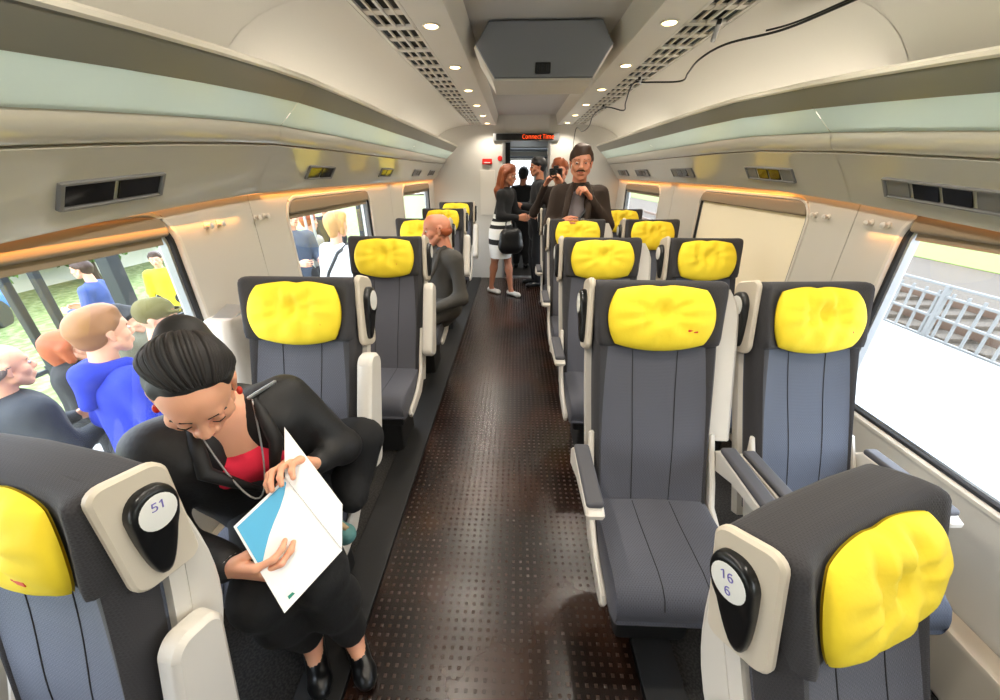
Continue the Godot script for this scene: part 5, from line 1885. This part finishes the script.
# ---------------------------------------------------------------- fittings
func build_fittings():
	var mb: MB
	# reading light units in the lower rack panels
	var zs := [-1.09, -2.32, -3.5, -4.6, -5.4]
	var near := ["nearest", "second", "third", "fourth", "farthest"]
	for s in [-1.0, 1.0]:
		for i in 5:
			var z: float = zs[i] - (0.28 if s > 0 and i == 0 else 0.0)
			var side := "left" if s < 0 else "right"
			var u := thing("reading_light_unit", "recessed grey reading-light unit in the %s rack panel, %s along the row" % [side, near[i]], "reading light")
			var slope: float = (dip(z + 0.15, s) - dip(z - 0.15, s)) / 0.3
			var along: Vector3 = V(0, slope, 1).normalized() * s * -1.0
			var n: Vector3 = V(-s * 0.826, -0.565, 0.0)     # out of the panel, into the coach
			n = (n - along * n.dot(along)).normalized()
			var bs := Basis(along, n.cross(along), n)
			u.transform = Transform3D(bs, V(xl(s, 1.262), 1.556 + dip(z, s), z) + n * 0.003)
			var wd := 0.30 if s < 0 else 0.42
			mb = MB.new()
			var h := 0.072
			mb.rbox(V(0, h / 2, 0.004), V(wd, 0.008, 0.012), 0.003)
			mb.rbox(V(0, -h / 2, 0.004), V(wd, 0.008, 0.012), 0.003)
			mb.rbox(V(-wd / 2, 0, 0.004), V(0.012, h + 0.006, 0.012), 0.003)
			mb.rbox(V(wd / 2, 0, 0.004), V(0.012, h + 0.006, 0.012), 0.003)
			part("bezel", mb, mat("bezel_grey", Color(0.45, 0.45, 0.45), 0.4) if not M.has("bezel_grey") else M.bezel_grey, u)
			var cells := 2 if s < 0 else 4
			for c in cells:
				mb = MB.new()
				var cw := wd / cells
				mb.rbox(V(-wd / 2 + cw * (c + 0.5), 0, 0.002), V(cw - 0.014, h - 0.012, 0.004), 0.0015)
				var grey: bool = (c == 0 or c == cells - 1) and cells == 4
				part("speaker_grille" if grey else "lens", mb, M.bezel_grey if grey else M.steel_gloss, u)
	# coat hooks between the windows, in pairs
	for a in [[-1.0, -1.487, "left wall between the windows, nearer"], [-1.0, -1.554, "left wall between the windows, second"], [-1.0, -1.79, "left wall between the windows, third"], [-1.0, -1.86, "left wall between the windows, farthest"],
		[1.0, -1.614, "right wall by the pulled-down blind, nearest"], [1.0, -1.692, "right wall by the pulled-down blind, second"], [1.0, -1.928, "right wall by the pulled-down blind, third"], [1.0, -2.01, "right wall by the pulled-down blind, farthest"]]:
		var k := thing("coat_hook", "pale round coat hook on the %s of four" % a[2], "hook", V(xl(a[0], HALF), 1.362, a[1]))
		mb = MB.new()
		mb.lathe([Vector2(0.013, 0), Vector2(0.013, 0.004), Vector2(0.006, 0.006), Vector2(0.0055, 0.018), Vector2(0.012, 0.021), Vector2(0.012, 0.026), Vector2(0.005, 0.029)], Vector3.ZERO, V(-a[0], 0, 0), 14)
		part("hook_knob", mb, M.plastic_light, k)
	# monitor housing in the ceiling recess
	var mo := thing("monitor_housing", "dark grey six-sided monitor housing hanging in the middle of the ceiling", "monitor", V(0.135, 2.15, -2.5))
	mb = MB.new()
	var hexa := PackedVector2Array([Vector2(-0.29, 0.118), Vector2(0.30, 0.118), Vector2(0.368, 0.02), Vector2(0.275, -0.125), Vector2(-0.265, -0.125), Vector2(-0.368, 0.02)])
	mb.plate(hexa, 0.03, 0.006, Transform3D(Basis(V(1, 0, 0), 0.12), V(0, 0, 0)))
	part("screen_cover", mb, M.monitor_grey, mo)
	mb = MB.new()
	mb.plate(PackedVector2Array([Vector2(-0.30, 0.12), Vector2(0.31, 0.12), Vector2(0.378, 0.02), Vector2(0.285, -0.132), Vector2(-0.275, -0.132), Vector2(-0.378, 0.02)]), 0.42, 0.01, Transform3D(Basis(), V(0, 0, -0.235)))
	part("housing", mb, M.ceiling_white, mo)
	mb = MB.new()
	mb.rbox(V(0.0, -0.085, 0.018), V(0.085, 0.052, 0.02), 0.006, 1, Basis(V(1, 0, 0), 0.12))
	var cam_ := part("camera_window", mb, M.plastic_black, mo)
	mb = MB.new()
	for x in [-0.025, 0.0, 0.025]: mb.rbox(V(x, -0.085, 0.029), V(0.01, 0.03, 0.004), 0.0015, 1, Basis(V(1, 0, 0), 0.12))
	part("sensor", mb, M.steel_dark, cam_)
	# loose cable tied along the right air grilles
	mb = MB.new()
	var pts := [V(1.17, 2.085, -1.5), V(1.15, 2.09, -1.78), V(1.10, 2.09, -2.02), V(0.955, 2.085, -2.18), V(0.90, 2.06, -2.32), V(0.96, 2.06, -2.6), V(0.99, 2.055, -2.78), V(0.86, 2.09, -3.0), V(0.80, 2.11, -3.15), V(0.85, 2.05, -3.5), V(0.90, 2.03, -3.75), V(0.82, 2.10, -4.1), V(0.80, 2.10, -4.6), V(0.83, 2.04, -5.0), V(0.82, 2.02, -5.4), V(0.79, 2.08, -5.8), V(0.785, 1.7, -5.93)]
	var cv := Curve3D.new()
	for i in pts.size():
		var t: Vector3 = (pts[mini(i + 1, pts.size() - 1)] - pts[maxi(i - 1, 0)]) / 6.0
		cv.add_point(pts[i], -t, t)
	var path := []
	for q in cv.tessellate_even_length(5, 0.04): path.append(q)
	mb.tube(path, 0.005, 7)
	single("loose_cable", mb, M.rubber, "loose black cable tied along the right side of the ceiling", "cable", Vector3.ZERO, "", 180.0)
	mb = MB.new()
	var p2 := []
	for q in path.slice(0, 22): p2.append(q + V(0.012, 0.012, 0.02))
	mb.tube(p2, 0.004, 7)
	single("loose_cable", mb, M.rubber, "second black cable beside the first, above the right rack", "cable", Vector3.ZERO, "", 180.0)
	for a in [[V(0.84, 2.12, -2.02), 0.26, "nearest"], [V(0.80, 2.12, -2.98), 0.16, "second"], [V(0.79, 2.12, -4.05), 0.14, "third"]]:
		mb = MB.new()
		mb.rbox(V(0.02, -0.012, -0.07), V(0.02, 0.02, a[1]), 0.006, 1, Basis(V(0, 1, 0), -0.35))
		single("cable_tie", mb, M.plastic_black, "dark strap holding the loose cable at the right grilles, %s of three" % a[2], "strap", a[0])
	# side console between the second left seat and the wall
	var co := thing("side_console", "light grey console with a chromed flap between the left wall and the second seat", "console", V(-1.13, 0, -1.36))
	mb = MB.new()
	var rings := []
	for a in [[0.15, 0.085, 0.16], [0.5, 0.085, 0.16], [0.8, 0.08, 0.15], [0.98, 0.07, 0.13], [1.03, 0.062, 0.115], [1.045, 0.05, 0.10]]:
		var r := PackedVector3Array()
		for q in rrect(a[1] * 2, a[2] * 2, minf(a[1], a[2]) * 0.6, 4): r.append(V(q.x, a[0], q.y))
		rings.append(r)
	mb.loft(rings)
	part("housing", mb, M.plastic_light, co)
	mb = MB.new()
	mb.rbox(V(0.005, 1.05, 0.02), V(0.09, 0.012, 0.12), 0.005, 2, Basis(V(1, 0, 0), 0.25))
	part("chrome_flap", mb, M.alu, co)
	# things on the woman's seat
	var cb := thing("coat", "bundled black coat lying on the seat behind the woman with the brochure", "coat", V(-0.66, 0.60, -1.06))
	mb = MB.new()
	noise.seed = 11
	noise.frequency = 0.1
	net(mb, [bone(V(-0.05, 0.03, -0.05), V(0.10, 0.08, 0.0), 0.085, 0.075), bone(V(0.08, -0.05, 0.04), V(0.12, 0.06, -0.02), 0.07, 0.06), bone(V(0.05, -0.09, 0.08), V(0.10, -0.09, 0.12), 0.06, 0.05)], 0.011, 0.04, 0.02, 2.0)
	part("cloth_folds", smooth(mb), mat("coat_cloth", Color(0.035, 0.035, 0.038), 0.85), cb)
	mb = MB.new()
	mb.tube([V(-0.01, 0.07, 0.05), V(0.015, 0.10, 0.065), V(0.055, 0.14, 0.08)], [0.036, 0.042, 0.03], 14)
	part("grey_lining", mb, mat("lining_grey", Color(0.14, 0.14, 0.14), 0.95), cb, 180.0)
	var pb := thing("pouch", "small teal and beige pouch lying on the seat beside the brochure", "pouch", V(-0.565, 0.485, -0.82), 0.5)
	mb = MB.new()
	net(mb, [bone(V(-0.02, 0, -0.03), V(0.02, 0.01, 0.03), 0.035, 0.03), bone(V(0.02, 0.01, 0.03), V(0.03, 0.02, 0.05), 0.028, 0.022)], 0.007, 0.02, 0.008, 3.0)
	part("teal_cloth", smooth(mb), mat("teal", Color(0.30, 0.48, 0.47), 0.7), pb)
	mb = MB.new()
	mb.tube([V(-0.035, 0.03, -0.03), V(0.0, 0.045, 0.0), V(0.03, 0.04, 0.04)], [0.008, 0.013, 0.008], 8)
	part("beige_strap", mb, mat("beige", Color(0.66, 0.56, 0.42), 0.6), pb, 180.0)
